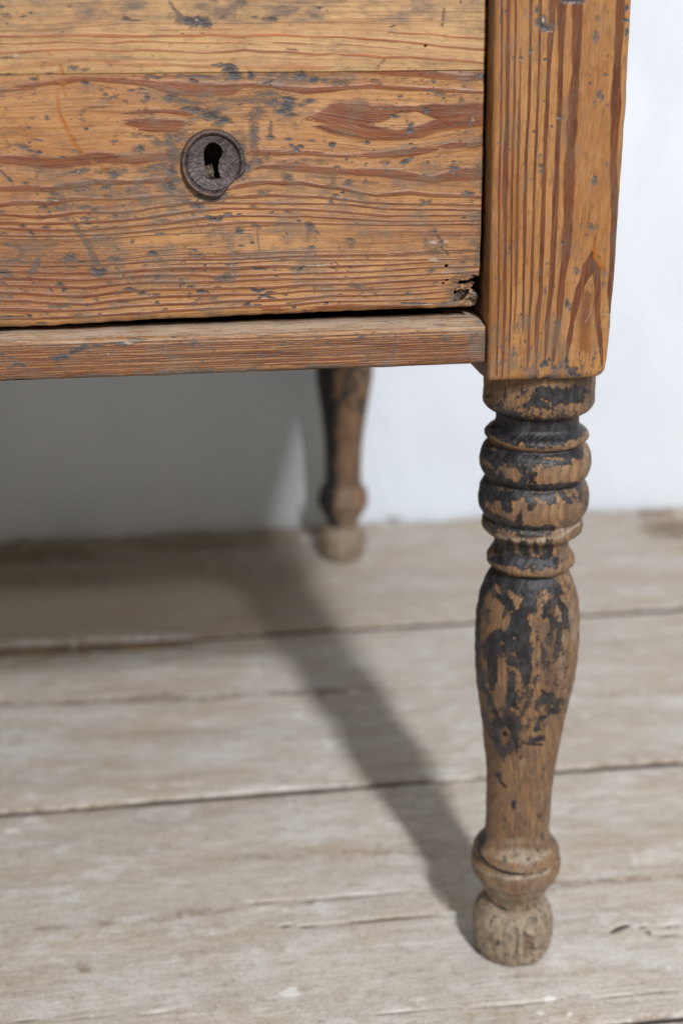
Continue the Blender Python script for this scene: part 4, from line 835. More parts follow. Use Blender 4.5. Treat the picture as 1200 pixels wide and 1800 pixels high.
# ----- bottom rail
def build_rail():
    prof = [(.700, .3505), (.640, .3503), (.6075, .3500)]
    prof += [(.6052+.0022*math.cos(a), .3522-.0022*math.sin(a)) for a in np.linspace(0, 1.2, 3)][1:2]
    # front face, arris and top, dense
    pts = [(.6250, .3500), (.6200, .3500), (.6062, .3499)]
    pts += [(.6055-.0020*math.sin(a)+0, .3519-.0020*math.cos(a)) for a in np.linspace(.2, math.pi/2, 5)]
    for z in np.linspace(.3524, .3652, 62): pts.append((.6035, z))
    pts += [(.6035+.0016*(1-math.cos(a)), .3653+.0016*math.sin(a)) for a in np.linspace(.1, math.pi/2, 9)]
    for y in np.linspace(.6055, .6250, 32): pts.append((y, .3669+.0021*sst(.6050, .6150, y)))
    pts += [(.6254, .3660), (.6255, .3600), (.6255, .3505)]
    S = np.array(pts); ns = len(S)
    X = axis([(LEFT+.060, -.085, .01), (-.085, .1492, .0005)])
    nx = len(X)
    x = np.repeat(X, ns); y = np.tile(S[:, 0], nx); z = np.tile(S[:, 1], nx)
    arc = np.tile(np.r_[0, np.cumsum(np.hypot(*np.diff(S, axis=0).T))], nx)
    top = sst(.3648, .3668, z)
    front = (y < .604) & (z < .3653)
    xe = (fbm(x*70, x*0, 3, 4)-.5)
    z = z+top*xe*.0009
    y = y+np.where(y < .609, (fbm(x*30, z*90, 2, 3)-.5)*.0009, 0)
    yb = (fbm(x*40, x*0, 71, 4)-.5)*.0016+.0022*sst(.0, -.08, x)+.009*sst(.1350, .1362, x)-.0022*np.exp(-((x+.009)/.005)**2)-.0012*sst(.0, .03, x)*sst(.10, .05, x)
    y = y+np.where(y > .612, yb*sst(.612, .6245, y), 0)
    # bottom edge ragged
    z = z+np.where(z < .353, (fbm(x*60, x*0, 12, 4)-.5)*.0016-.0002, 0)
    # slope: rail top has a low worn lip
    wear = np.exp(-((z-.3655)/.0012)**2)*(y < .607)
    y = y+wear*(fbm(x*50, z*0, 15, 4))*.0012
    P = np.c_[x, y, z]; u, v = trace_uv(P)
    A = {}
    vt = np.interp(u, [-30, 0, 855], [599, 597.5, 572.5]); vb = np.interp(u, [0, 855], [670, 637])
    s = (v-vt)/(vb-vt)    # 0 at arris, 1 at bottom
    sv = s*70
    L = []
    rs = random.Random(3)
    for k in range(17):
        b = -.02*70+k*4.4+rs.uniform(-1, 1)
        L.append((rs.uniform(.55, .95), [(uu, b+rs.uniform(-.8, .8), rs.uniform(.7, 1.5)) for uu in range(-40, 900, 90)]))
    fm = (front).astype(float)
    A['late'] = lines(u, sv, L, 90, .5)*fm*1.15
    st = [(100, 630, 10, 5, 1.), (112, 626, 10, 5, 1.), (130, 618, 12, 4, 1., -.3), (150, 608, 10, 5, 1.), (142, 612, 12, 4, .95), (158, 618, 7, 2, .9), (172, 607, 14, 2.5, .9), (185, 605, 8, 1.6, .8), (215, 603, 22, 6, .75), (235, 598, 18, 4, .9), (250, 597, 10, 2, .8), (90, 627, 5, 2, .9), (120, 610, 16, 3, .4),
          (5, 622, 4, 3, .8), (15, 618, 8, 1.4, .8), (20, 628, 8, 2, .7), (35, 640, 12, 3, .7), (43, 643, 6, 2, .95), (28, 636, 8, 2, .6), (30, 610, 30, 3, .3), (305, 592, 5, 2, .9), (340, 605, 5, 4, .8), (345, 602, 8, 3, .4), (192, 616, 4, 1.5, .9), (422, 623, 4, 3, .6),
          (484, 624, 6, 1.6, 1.), (460, 625, 14, 3, .5), (495, 606, 5, 2, .8), (510, 603, 8, 1, .7), (500, 600, 10, 3, .4), (560, 606, 8, 2, .5), (575, 604, 8, 3, .6), (590, 608, 9, 3, .5), (580, 600, 5, 5, .35), (632, 594, 6, 5, .8), (636, 592, 7, 3, .8), (620, 597, 8, 3, .5), (745, 597, 10, 5, .45), (785, 592, 16, 6, .5), (778, 596, 8, 4, .55), (833, 589, 8, 5, .5), (829, 597, 7, 6, .6), (823, 628, 4, 3, .9), (850, 615, 6, 14, .4), (847, 574, 2.2, 2.2, 1.), (840, 566, 10, 7, .5), (850, 600, 5, 20, .3), (656, 584, 6, 1.5, .7), (690, 610, 1, 1, 0)]
    A['stain'] = blobs(u, v, st, .7, .6, 7, 3, 17)
    A['stain'] = np.maximum(A['stain'], strokes(u, v, [(.6, [(695, 590, 2), (693, 610, 2), (690, 632, 2)]), (.85, [(762, 566.5, .8), (777, 564.5, 1)])], .8, .4))
    A['stain'] = np.maximum(A['stain'], sst(.63, .74, fbm(u/10, v/2.4, 37, 4))*.5)
    bot = sst(.88, 1.0, s+.12*(fbm(u/26, u*0, 9, 3)-.5)*2)*fm
    A['stain'] = np.maximum(A['stain'], bot*.55*(u < 640))
    A['grime'] = .9*bot+.15*fbm(u/50, v/12, 44, 3)*fm+.6*sst(780, 850, u)*fm
    pale = sst(.14, -.02, s-.10*(fbm(u/34, u*0, 19, 3)-.5))*(.55+.45*fbm(u/60, v/5, 3))
    pale = np.maximum(pale, (.42+.2*fbm(u/30, v/3, 21, 3))*(1-fm)*(v < 640)*(y < .65))
    pale = np.maximum(pale, blobs(u, v, [(225, 604, 14, 3, .9), (345, 595, 14, 3, .6), (20, 599, 60, 3, .7), (480, 575, 200, 4, .8), (790, 560, 60, 8, .7), (190, 623, 3, 3, .8)], .7, .6, 14, 2))
    A['pale'] = pale
    A['fine'] = np.full(len(x), .12)
    A['grain'] = np.c_[x, arc+(fbm(x*14, arc*40, 3, 2)-.5)*.0006, np.full(len(x), 7.7)]
    Fq = grid_faces(nx, ns, wrap=True)
    # end cap by fan quads
    n0 = len(x); cidx = n0
    V = np.concatenate([np.c_[x, y, z], [[X[-1]+.0002, .615, .359]]])
    for k in A: A[k] = np.concatenate([A[k], A[k][-1:]])
    A['grime'][-1] = 1
    base = (nx-1)*ns
    j = np.arange(0, ns-1, 2)
    cap = np.stack([base+j, base+(j+1) % ns, base+(j+2) % ns, np.full(len(j), cidx)], 1)
    me = mesh_from('bottom_rail', V, np.concatenate([Fq, cap]), A)
    return link('bottom_rail', me, M_rail, chest)
build_rail()

# ----- corner posts
POST_L = [  # vertical grain lines: (strength, [(v, u, halfwidth)])
    (.55, [(-60, 882, 1.5), (170, 881.5, 1.3), (330, 877, 1.6), (510, 876.5, 1.5), (600, 873.7, 1.4), (670, 873, 1)]),
    (.85, [(-60, 895, 2), (0, 894, 2.2), (100, 893, 2.2), (170, 892, 2), (330, 888, 3), (430, 888, 1.6), (510, 887, 1.8), (560, 886.5, 1.6), (600, 885, 1.4), (670, 882, 1)]),
    (.65, [(-60, 907, 1.3), (0, 906.5, 1.3), (170, 904, 1.3), (330, 899.6, 1.3), (510, 898, 1.2), (600, 895, 1), (670, 894, .8)]),
    (.45, [(80, 915, 1.2), (170, 913.5, 1.6), (330, 909, 2.5), (420, 908, 3), (510, 907.5, 2), (600, 902, 1)]),
    (.8, [(-60, 935, 1.6), (0, 933, 1.6), (90, 931.5, 1.4), (170, 930, 1.3), (250, 926, 1.5), (330, 923.7, 1.8), (420, 922, 1.7), (510, 920, 1.3), (580, 919, 1)]),
    (.8, [(-60, 951, 1.5), (0, 949.6, 1.5), (100, 948, 1.5), (170, 945.5, 1.3), (250, 942, 1.4), (330, 939, 1.5), (420, 936.5, 1.4), (510, 934, 1.6), (560, 930, 1.5), (600, 928.5, 1.2), (650, 926, .8)]),
    (.95, [(-60, 972, 5), (40, 970, 4), (100, 966, 2.2), (170, 962, 2), (250, 959, 2), (330, 956, 2.4), (420, 953.5, 2.2), (470, 951, 2), (510, 950, 2), (560, 945, 2.6), (600, 943.5, 1.8), (670, 941, 1)]),
    (.95, [(-60, 990, 7), (50, 988, 5), (100, 986, 3), (170, 984.2, 2.8), (250, 980.5, 2.6), (330, 978, 3.2), (420, 974, 2.8), (510, 969, 2.6), (560, 962.6, 2.6), (600, 960, 1.8), (640, 958, .8)]),
    (1., [(-60, 1019, 8), (20, 1016, 7), (70, 1015, 5), (120, 1013, 4), (170, 1009.5, 5.5), (250, 1004, 5.5), (330, 1001, 5.5), (400, 999, 5), (450, 995, 4.5), (490, 988, 4), (530, 985, 3.6), (560, 983, 3), (600, 976, 2.6), (640, 971, 1.5)]),
    (.95, [(-60, 1093, 4), (20, 1091, 4.5), (60, 1089, 4.5), (110, 1085.5, 4.5), (170, 1084, 5.5), (230, 1081, 4.5), (290, 1077.5, 3.6), (340, 1080.5, 4), (400, 1079, 3.6), (450, 1076, 3), (500, 1074, 3.6), (545, 1072.5, 2.5), (560, 1071, 1)]),
    (.95, [(424, 1045, .8), (440, 1044, 2.5), (455, 1042, 6), (466, 1038, 9), (476, 1035, 8), (490, 1028, 5), (503, 1021, 4), (520, 1017, 4.5), (540, 1011, 4), (567, 1005.5, 3), (597, 1001.5, 3), (615, 998, 2), (640, 996, 1)]),
    (.95, [(440, 1045, 3), (455, 1046, 6), (466, 1048, 7), (480, 1049, 4), (505, 1051, 3), (525, 1050, 4), (556, 1050.5, 3), (575, 1052, 3), (590, 1054, 3), (615, 1056.5, 2), (645, 1058, 1)]),
    (.4, [(500, 1035, 8), (560, 1030, 10), (600, 1028, 12), (630, 1028, 14)]),
]
def build_post(name, flipx=None, front=True, back=False):
    # perimeter of a rounded section, dense across the front
    x0, x1, y0, y1 = PLX, PRX, PFY, PBY
    pts = [(x0, y1)]
    for y in np.linspace(y1-.004, y0+.0030, 14): pts.append((x0, y))
    rr = .0020
    for a in np.linspace(0, math.pi/2, 9)[1:-1]: pts.append((x0+rr-rr*math.cos(a), y0+rr-rr*math.sin(a)))
    for x in np.linspace(x0+rr, x1-.0045, 190): pts.append((x, y0))
    r2 = .0042
    for a in np.linspace(0, math.pi/2, 22)[1:-1]: pts.append((x1-r2+r2*math.sin(a), y0+r2-r2*math.cos(a)))
    for y in np.linspace(y0+r2, y1, 10): pts.append((x1, y))
    S = np.array(pts); ns = len(S)
    Z = axis([(.3420, .512, .00055), (.512, TOPZ-.012, .012)])
    nz = len(Z)
    z = np.repeat(Z, ns); x = np.tile(S[:, 0], nz); y = np.tile(S[:, 1], nz)
    arc = np.tile(np.r_[0, np.cumsum(np.hypot(*np.diff(S, axis=0).T))], nz)
    k = (x-x0)/(x1-x0)
    # slightly tapered, bruised sides
    zl = [.342, .345, .350, .356, .37, .385, .40, .423, .46, .49, .506, .8]
    x = x+(1-k)*np.interp(z, [.342, .424, .506], [.0010, -.0002, -.0018])
    x = x+k*np.interp(z, zl, [-.0036, -.0016, -.0008, -.0005, -.0003, .0000, .0001, .0001, 0, -.0004, -.0008, -.0008])
    x = x+k**6*(fbm(z*90, z*0, 4, 4)-.5)*.0007
    y = y+(fbm(x*30, z*14, 6, 3)-.5)*.0010
    rb = np.clip((.3448-z)/.0028, 0, 1)
    y = y+np.where(y < y0+.01, rb**2*.0016, 0)
    z = z+np.where(rb > .9, (fbm(x*80, y*80, 3, 3)-.5)*.0014, 0)
    P = np.c_[x, y, z]; u, v = trace_uv(P)
    A = {}
    ff = (y < y0+.006) & (z < .56)
    late = lines(v, u, [(a, [(q[0], q[1], q[2]*1.12+.2) for q in b]) for a, b in POST_L], 120, .6)*1.15
    top = z > .515
    A['late'] = np.where(ff, late, 0)
    st = [(950, 38, 11, 14, .75, .3), (955, 46, 10, 8, .95), (962, 52, 12, 5, .7, -.3), (943, 18, 4, 8, .7), (968, 42, 10, 6, .5), (1005, 2, 22, 5, .98), (888, 20, 3, 6, .75), (914, 103, 3.5, 4, .95), (932, 90, 3, 5, .95), (957, 105, 4, 3, .85), (944, 106, 3, 2.5, .5), (902, 102, 4, 4, .5), (1046, 65, 7, 13, .6), (1045, 60, 5, 5, .7), (1050, 33, 6, 8, .4), (1067, 22, 2, 4, .7),
          (1101, 14, 4, 9, .85), (1100, 36, 8, 4, .7), (1100, 55, 5, 10, .75), (1068, 99, 3, 4, .7), (1036, 147, 4, 4.5, .8), (1063, 131, 5, 4, .7), (1053, 165, 6, 9, .6), (1058, 172, 5, 6, .7), (1036, 133, 2, 3, .5), (1068, 185, 3, 4, .5), (1043, 180, 1.6, 1.6, .9), (1033, 167, 1.4, 1.4, .9), (1098, 100, 3, 6, .4), (1099, 170, 4, 20, .35), (1097, 230, 4, 20, .4),
          (983, 206, 5, 4, .95), (985, 210, 4, 3, .6), (969, 223, 3.4, 3.4, .95), (956, 178, 4, 4, .6), (937, 232, 2, 3, .9), (894, 263, 1.6, 1.6, 1.), (921, 289, 2.5, 4, .7), (950, 292, 4, 5, .8), (951, 302, 5, 7, .6), (948, 275, 5, 5, .4), (934, 315, 3, 4, .55), (1044, 319, 8, 9, .6), (1044, 312, 4, 5, .7), (1066, 288, 3, 6, .4), (942, 195, 3, 4, .3), (876, 252, 5, 4, .4), (1037, 400, 7, 8, .65), (1030, 412, 2, 5, .7), (1020, 400, 4, 8, .35), (1048, 398, 8, 6, .4), (1022, 440, 3, 8, .45),
          (895, 437, 2, 7, .85), (893, 446, 3, 4, .6), (988, 426, 4, 4, .9), (992, 402, 2, 5, .5), (960, 464, 3, 3, .98), (947, 428, 1.4, 1.6, .9), (1012, 476, 7, 9, .55), (872, 490, 4, 5, .6), (930, 491, 2, 5, .4), (948, 480, 3, 8, .45), (973, 505, 3, 2, .8), (957, 512, 4, 8, .55), (996, 534, 7, 9, .7), (1000, 545, 5, 6, .5), (1052, 455, 4, 6, .6), (1062, 480, 8, 14, .35), (1060, 500, 7, 10, .35), (976, 568, 4, 5, .7), (981, 572, 5, 8, .4), (915, 553, 1.6, 2.4, .95), (923, 602, 1.4, 4, .8),
          (958, 638, 8, 7, 1.), (964, 633, 4, 5, .9), (951, 643, 4, 4, .9), (995, 634, 4, 7, .95), (996, 646, 5, 6, .9), (1004, 655, 9, 9, 1.), (1010, 650, 6, 6, .9), (960, 666, 12, 4, 1.), (944, 668, 8, 3, .9), (973, 648, 6, 6, .7), (972, 655, 5, 3, .7), (1013, 660, 8, 4, .7), (937, 665, 8, 6, .6), (880, 638, 4, 5, .5), (985, 640, 6, 8, .4), (1045, 630, 6, 4, .4), (970, 662, 14, 6, .5), (925, 650, 8, 6, .45), (1052, 655, 8, 3, .5), (905, 625, 10, 6, .35), (920, 560, 20, 16, .25), (910, 575, 16, 12, .3)]
    A['stain'] = np.where(ff, blobs(u, v, st, .7, .55, 4, 6, 27), 0)
    A['stain'] = np.maximum(A['stain'], np.where(ff, sst(.64, .76, fbm(u/4, v/12, 47, 4))*.4*(.35+1.2*sst(480, 640, v)), 0))
    A['pale'] = blobs(u, v, [(955, 35, 5, 4, .8), (966, 56, 12, 2, .8), (866, 370, 2, 16, .6), (868, 440, 2, 14, .4), (864, 640, 3, 26, .45), (868, 662, 6, 8, .5), (978, 208, 3, 4, .6), (968, 222, 4, 5, .5), (1065, 552.5, 8, 1.2, 1.), (961, 457, 3, 6, .5), (900, 228, 6, 3, .3), (1008, 145, 3, 18, .45), (1007, 170, 2, 14, .4), (1082, 231, 1.4, 1.4, 1.), (1074, 490, 4, 40, .35), (1075, 550, 3, 30, .5), (1070, 610, 4, 30, .5), (1072, 570, 3, 10, .5)], .7, .4, 4, 10)
    A['pale'] = np.maximum(A['pale'], strokes(u, v, [(.6, [(1043, 520, 1.2), (1037, 550, 1), (1028, 568, 1.5)]), (.6, [(1060, 608, 1), (1035, 625, 1.3), (1022, 636, 1.2)]), (.35, [(1072, 345, 2), (1052, 375, 3), (1042, 400, 3)])], .8, .3))
    A['drip'] = strokes(u, v, [(.9, [(1045, 425, 2), (1044, 440, 4), (1047, 452, 5), (1056, 466, 5), (1060, 472, 4)]), (.35, [(1030, 580, 14), (1026, 610, 12)])], .8, .6, 5, 9)
    side = (1-sst(y0, y0+.004, y))
    A['grime'] = np.where(y > y0+.0022, .85, .55*sst(520, 640, v)*(u < 1000)+.3*sst(300, 200, v)*fbm(u/20, v/60, 4, 3)*(u < 1000))
    A['grime'] = np.maximum(A['grime'], .55*sst(1076, 1086, u+.012*v)*sst(200, 420, v)*ff)
    A['fine'] = np.where(u > 1012-.06*v, -.18, .06)+np.where(v > 560, .08, 0)
    warp = np.interp(v, [0, 170, 330, 510, 600], [0, -.001, -.0028, -.005, -.0065])
    A['grain'] = np.c_[z, arc-warp*(ff)+(fbm(z*12, arc*40, 3, 2)-.5)*.0012, np.full(len(x), 4.2)]
    A['late'] = np.where(ff, A['late'], np.where(z > .515, 0, A['late']*0))
    y = y+np.clip(A['stain']-.5, 0, .5)*.0008*(y < y0+.004)
    V = np.c_[x, y, z]
    Fq = grid_faces(nz, ns, wrap=True)
    V = np.concatenate([V, [[(x0+x1)/2, (y0+y1)/2, .3425]]])
    for kk in A: A[kk] = np.concatenate([A[kk], A[kk][:1]*0+A[kk][:1]])
    j = np.arange(0, ns-1, 2)
    cap = np.stack([j, (j+1) % ns, (j+2) % ns, np.full(len(j), len(V)-1)], 1)[:, ::-1]
    me = mesh_from(name, V, np.concatenate([Fq, cap]), A)
    return link(name, me, M_post, chest)
post = build_post('corner_post')
def simple_post(b, seed):
    return box_mesh('corner_post', b, M_case, chest, .002, 'z', seed)
simple_post((PLX, PRX, 1.200, BACK-.004, .342, TOPZ-.012), 3)
simple_post((LEFT, LEFT+.0587, PFY, PBY, .342, TOPZ-.012), 5)
simple_post((LEFT, LEFT+.0587, 1.200, BACK-.004, .342, TOPZ-.012), 6)
# carcase
for sx, sd in ((.188, 1.), (LEFT+.008, 2.)):
    box_mesh('side_panel', (sx, sx+.014, PBY-.002, 1.201, .352, TOPZ-.013), M_case, chest, .001, 'y', sd)
box_mesh('back_panel', (LEFT+.058, PLX+.0003, 1.236, 1.250, .352, TOPZ-.013), M_case, chest, .001, 'x', 3.)
box_mesh('runner', (LEFT+.061, .1485, .6262, .6600, .3440, .3500), M_dark, chest, .0005, 'x', 8.)
box_mesh('dust_board', (LEFT+.03, .187, .6605, 1.2, .3490, .3545), M_dark, chest, .001, 'x', 8.)
box_mesh('back_rail', (LEFT+.0587, PLX-.0003, 1.215, 1.235, .3500, .38), M_case, chest, .001, 'x', 8.)
box_mesh('divider_rail', (LEFT+.060, PLX-.0005, .6050, .640, .5625, .581), M_rail, chest, .0015, 'x', 9.)
d2 = box_mesh('drawer', (LEFT+.062, .1468, DY, 1.19, .5840, .7450), M_drawer, chest, .002, 'x', 10.)
box_mesh('top_rail', (LEFT+.060, PLX-.0005, .6050, .640, .7475, TOPZ-.0125), M_rail, chest, .0015, 'x', 11.)
box_mesh('top', (LEFT-.014, PRX+.014, .588, 1.272, TOPZ-.012, TOPZ+.008), M_upper, chest, .003, 'x', 12.)

# ----- turned legs
PROF = [(.3600, .0262), (.3440, .0270), (.3400, .0275), (.3267, .0276), (.3235, .0276), (.3218, .0270), (.3205, .0258), (.3192, .0238), (.3181, .0214), (.3170, .0207), (.3148, .0205), (.3126, .0207), (.3112, .0215), (.3100, .0228), (.3088, .0247), (.3078, .0256), (.3067, .0260), (.3055, .0258), (.3045, .0251), (.3038, .0243), (.3032, .0235), (.3026, .0232),
        (.3020, .0240), (.3006, .0257), (.2990, .0267), (.2970, .0276), (.2932, .0282), (.2900, .0279), (.2875, .0270), (.2858, .0259), (.2848, .0249), (.2842, .0240), (.2836, .0242), (.2822, .0257), (.2805, .0267), (.2785, .0276), (.2738, .0281), (.2705, .0279), (.2680, .0272), (.2660, .0261), (.2645, .0249), (.2636, .0240),
        (.2630, .0243), (.2618, .0253), (.2600, .0257), (.2585, .0257), (.2568, .0252), (.2556, .0240), (.2549, .0226), (.2540, .0208), (.2528, .0196), (.2505, .0190), (.2485, .0190), (.2465, .0196), (.2444, .0210), (.2430, .0220), (.2415, .0227), (.2402, .0228), (.2390, .0225), (.2380, .0217), (.2370, .0205), (.2362, .0193), (.2353, .0188),
        (.2345, .0196), (.2330, .0206), (.2317, .0213), (.2275, .0231), (.2232, .0246), (.2190, .0256), (.2147, .0263), (.2062, .0271), (.1990, .0274), (.1932, .0274), (.1865, .0272), (.1800, .0268), (.1711, .0257), (.1622, .0244), (.1532, .0230), (.1441, .0217), (.1349, .0205), (.1257, .0194), (.1164, .0185), (.1080, .0180), (.1022, .0178), (.0927, .0177), (.0850, .0176), (.0805, .0177),
        (.0790, .0178), (.0772, .0182), (.0755, .0190), (.0738, .0201), (.0722, .0214), (.0707, .0226), (.0692, .0235), (.0680, .0240), (.0668, .0242), (.0660, .0239), (.0654, .0233), (.0649, .0234), (.0643, .0241), (.0633, .0247), (.0615, .0251), (.0590, .0250), (.0562, .0245), (.0538, .0237), (.0522, .0230), (.0515, .0224), (.0509, .0216), (.0500, .0212), (.0480, .0204), (.0458, .0192), (.0435, .0178), (.0415, .0165), (.0395, .0156), (.0370, .0149), (.0350, .0143), (.0325, .0136), (.0300, .0132)]
FOOT = [(.0352, .0120), (.0348, .0150), (.0340, .0172), (.0325, .0193), (.0300, .0211), (.0270, .0223), (.0230, .0230), (.0185, .0232), (.0135, .0228), (.0090, .0219), (.0050, .0206), (.0020, .0190), (.0004, .0172), (.0003, .004)]
LEGX, LEGY = .184, .633
def c6(x, y, r): return (780+x/3.75, 980+y/3.75, r/3.75)
def c5(x, y, r): return (780+x/3.75, 640+y/3.75, r/3.75)
def c7(x, y, r): return (780+x/3.75, 1380+y/3.75, r/3.75)
PAINT = [(1., [c6(320, 110, 60), c6(450, 165, 70), c6(560, 200, 75)]), (1., [c6(560, 170, 70), c6(700, 170, 30)]), (1., [c6(330, 120, 40), c6(260, 230, 30), c6(228, 330, 20)]), (1., [c6(380, 250, 45), c6(440, 330, 25)]), (1., [c6(560, 250, 60), c6(560, 330, 48)]),
         (1., [c6(500, 370, 60), c6(490, 450, 70), c6(500, 560, 62), c6(530, 680, 42), c6(540, 770, 34), c6(540, 820, 18)]), (1., [c6(430, 500, 50), c6(340, 510, 30), c6(300, 590, 55), c6(320, 680, 38), c6(325, 790, 34), c6(315, 860, 16)]), (1., [c6(400, 600, 30), c6(430, 560, 40)]),
         (.8, [c6(232, 330, 14), c6(222, 500, 16), c6(222, 650, 16), c6(250, 850, 26), c6(280, 890, 14)]), (.7, [c6(212, 500, 14), c6(212, 700, 12)]), (1., [c6(445, 765, 14), c6(440, 860, 30), c6(445, 940, 38), c6(480, 995, 14)]), (.85, [c6(440, 690, 26), c6(470, 710, 18)]),
         (1., [c6(340, 1090, 34), c6(420, 1080, 45), c6(460, 1110, 38)]), (1., [c6(335, 1130, 26), c6(345, 1190, 24), c6(352, 1250, 18)]), (1., [c6(460, 1150, 22), c6(480, 1245, 16)]), (1., [c6(400, 1160, 20)]), (.9, [c6(310, 960, 12), c6(345, 1035, 18)]), (.8, [c6(250, 1000, 18), c6(290, 1110, 14), c6(310, 1190, 12)]), (.7, [c6(290, 900, 14), c6(320, 980, 14)]),
         (.9, [c6(750, 200, 20), c6(745, 270, 16), c6(790, 350, 22), c6(800, 450, 18)]), (.85, [c6(700, 210, 26), c6(760, 230, 22)]), (.75, [c6(690, 300, 30), c6(660, 390, 24)]), (.8, [c6(760, 440, 16), c6(750, 560, 14)]), (.62, [c6(700, 380, 40), c6(720, 460, 24)]), (.7, [c6(650, 880, 20), c6(690, 900, 26)]), (.6, [c6(660, 940, 20), c6(740, 960, 26), c6(780, 940, 20)]), (.8, [c6(700, 1010, 24), c6(750, 1010, 20)]),
         (.95, [c6(610, 1130, 22)]), (.8, [c6(590, 1210, 14), c6(640, 1190, 20)]), (.7, [c6(640, 1060, 18), c6(670, 1050, 12)]), (.8, [c6(560, 1225, 10), c6(640, 1235, 8)]), (.9, [c6(380, 1300, 12), c6(395, 1290, 10)]), (.9, [c6(355, 1430, 12), c6(375, 1480, 8), c6(405, 1510, 8)]), (.85, [c6(500, 1310, 6), c6(505, 1330, 6)]), (.9, [c7(458, 110, 9), c7(458, 140, 12)]), (.7, [c7(395, 10, 12)]), (.55, [c6(300, 350, 18)]), (.8, [c7(250, 340, 30), c7(240, 400, 24)]), (.7, [c7(215, 400, 10), c7(240, 470, 9), c7(300, 530, 7), c7(390, 575, 7), c7(520, 590, 4)]), (.9, [c7(298, 768, 8), c7(340, 800, 9), c7(420, 830, 6)]),  # last stroke is a dark crescent in the groove above the foot
         # neck, collars and beads
         (1., [c5(300, 350, 50), c5(420, 400, 80), c5(600, 440, 90), c5(760, 440, 80), c5(900, 410, 40)]), (1., [c5(330, 430, 60), c5(500, 480, 60), c5(700, 480, 60), c5(880, 460, 30)]), (1., [c5(560, 510, 40), c5(780, 500, 30)]),
         (1., [c5(250, 560, 40), c5(320, 620, 60), c5(420, 600, 50), c5(560, 620, 55), c5(640, 600, 35)]), (1., [c5(620, 620, 45), c5(800, 600, 40), c5(890, 590, 40)]), (.9, [c5(300, 690, 60), c5(360, 760, 40), c5(450, 800, 40), c5(600, 815, 30), c5(780, 815, 24), c5(880, 790, 16)]), (.85, [c5(530, 700, 50), c5(560, 770, 50)]), (.8, [c5(700, 660, 20), c5(840, 640, 24)]), (.7, [c5(600, 740, 30), c5(710, 740, 18)]),
         (1., [c5(250, 800, 50), c5(310, 870, 50), c5(420, 870, 40), c5(600, 880, 34), c5(700, 890, 36)]), (.95, [c5(400, 900, 50), c5(430, 950, 30)]), (.85, [c5(780, 870, 30), c5(830, 920, 22)]), (.8, [c5(240, 870, 40), c5(270, 980, 40), c5(360, 1040, 40), c5(480, 1085, 24), c5(640, 1090, 20), c5(720, 1080, 18)]), (.95, [c5(500, 1000, 18), c5(490, 1060, 24)]), (.8, [c5(560, 930, 20), c5(570, 970, 12)]),
         (.6, [c5(290, 1060, 20), c5(330, 1100, 20)]), (.55, [c5(480, 1130, 14), c5(640, 1125, 12)]), (.95, [c5(350, 1180, 30), c5(370, 1240, 40)]), (.9, [c5(430, 1170, 20), c5(430, 1220, 30)]), (1., [c5(330, 1290, 36), c5(480, 1300, 45), c5(620, 1310, 40), c5(720, 1300, 34)]), (.9, [c5(520, 1200, 34), c5(540, 1250, 30)]), (.95, [c5(690, 1210, 34), c5(690, 1270, 30)]), (.7, [c5(600, 1190, 14), c5(610, 1240, 20)]),
         # blotch on the top ring
         (.8, [c5(700, 190, 50), c5(760, 220, 60), c5(850, 180, 50), c5(900, 220, 36)]), (.95, [c5(740, 240, 36)]), (.95, [c5(870, 230, 34)]), (.85, [c5(860, 160, 30), c5(940, 180, 20)]), (.6, [c5(620, 170, 30), c5(600, 250, 34), c5(680, 280, 26)]), (.7, [c5(500, 285, 14), c5(560, 270, 16)]), (.55, [c5(380, 265, 12), c5(300, 280, 14)]), (.6, [c5(290, 210, 14)])]
SCRAPE = [(1., [c6(310, 300, 32), c6(350, 350, 36), c6(330, 440, 30), c6(300, 470, 24)]), (1., [c6(470, 260, 16), c6(480, 330, 16)]), (1., [c6(345, 195, 13), c6(370, 235, 8)]), (.9, [c6(565, 390, 16), c6(590, 420, 10)]), (.9, [c6(420, 400, 24), c6(400, 480, 18)]), (.8, [c6(465, 530, 14)]), (1., [c6(380, 680, 22), c6(385, 800, 34), c6(370, 950, 34)]), (.7, [c6(360, 1150, 8)]), (.8, [c6(390, 570, 12)]), (.9, [c6(290, 355, 10)]) if False else (0, [c6(0, 0, 1)]),
          (.9, [c5(430, 720, 34), c5(480, 740, 36)]), (.8, [c5(370, 680, 14), c5(350, 720, 14)]), (1., [c5(640, 760, 40), c5(700, 740, 44), c5(830, 720, 50), c5(900, 700, 30)]), (.8, [c5(270, 650, 22), c5(320, 690, 12)]), (.9, [c5(660, 618, 14), c5(770, 625, 18)]), (.8, [c5(850, 640, 20)]), (.8, [c5(930, 570, 24), c5(940, 680, 20)]), (.6, [c5(545, 700, 5), c5(550, 790, 4)]),
          (.95, [c5(520, 890, 22), c5(480, 940, 26)]), (.9, [c5(610, 890, 20), c5(660, 905, 22)]), (.8, [c5(745, 865, 14), c5(770, 910, 24)]), (1., [c5(560, 1010, 40), c5(700, 990, 60), c5(850, 960, 60)]), (.8, [c5(350, 920, 22), c5(370, 980, 16)]), (.8, [c5(280, 930, 20)]), (.9, [c5(310, 480, 8), c5(420, 545, 12), c5(600, 578, 12), c5(800, 560, 10), c5(920, 500, 12)]), (.7, [c5(510, 525, 14)]), (.9, [c5(310, 1310, 10), c5(430, 1375, 20), c5(600, 1395, 14), c5(760, 1370, 16), c5(830, 1300, 30)]), (.8, [c5(800, 1240, 40)]), (.7, [c5(430, 1340, 14), c5(480, 1350, 10)]), (.9, [c5(330, 560, 10)])]
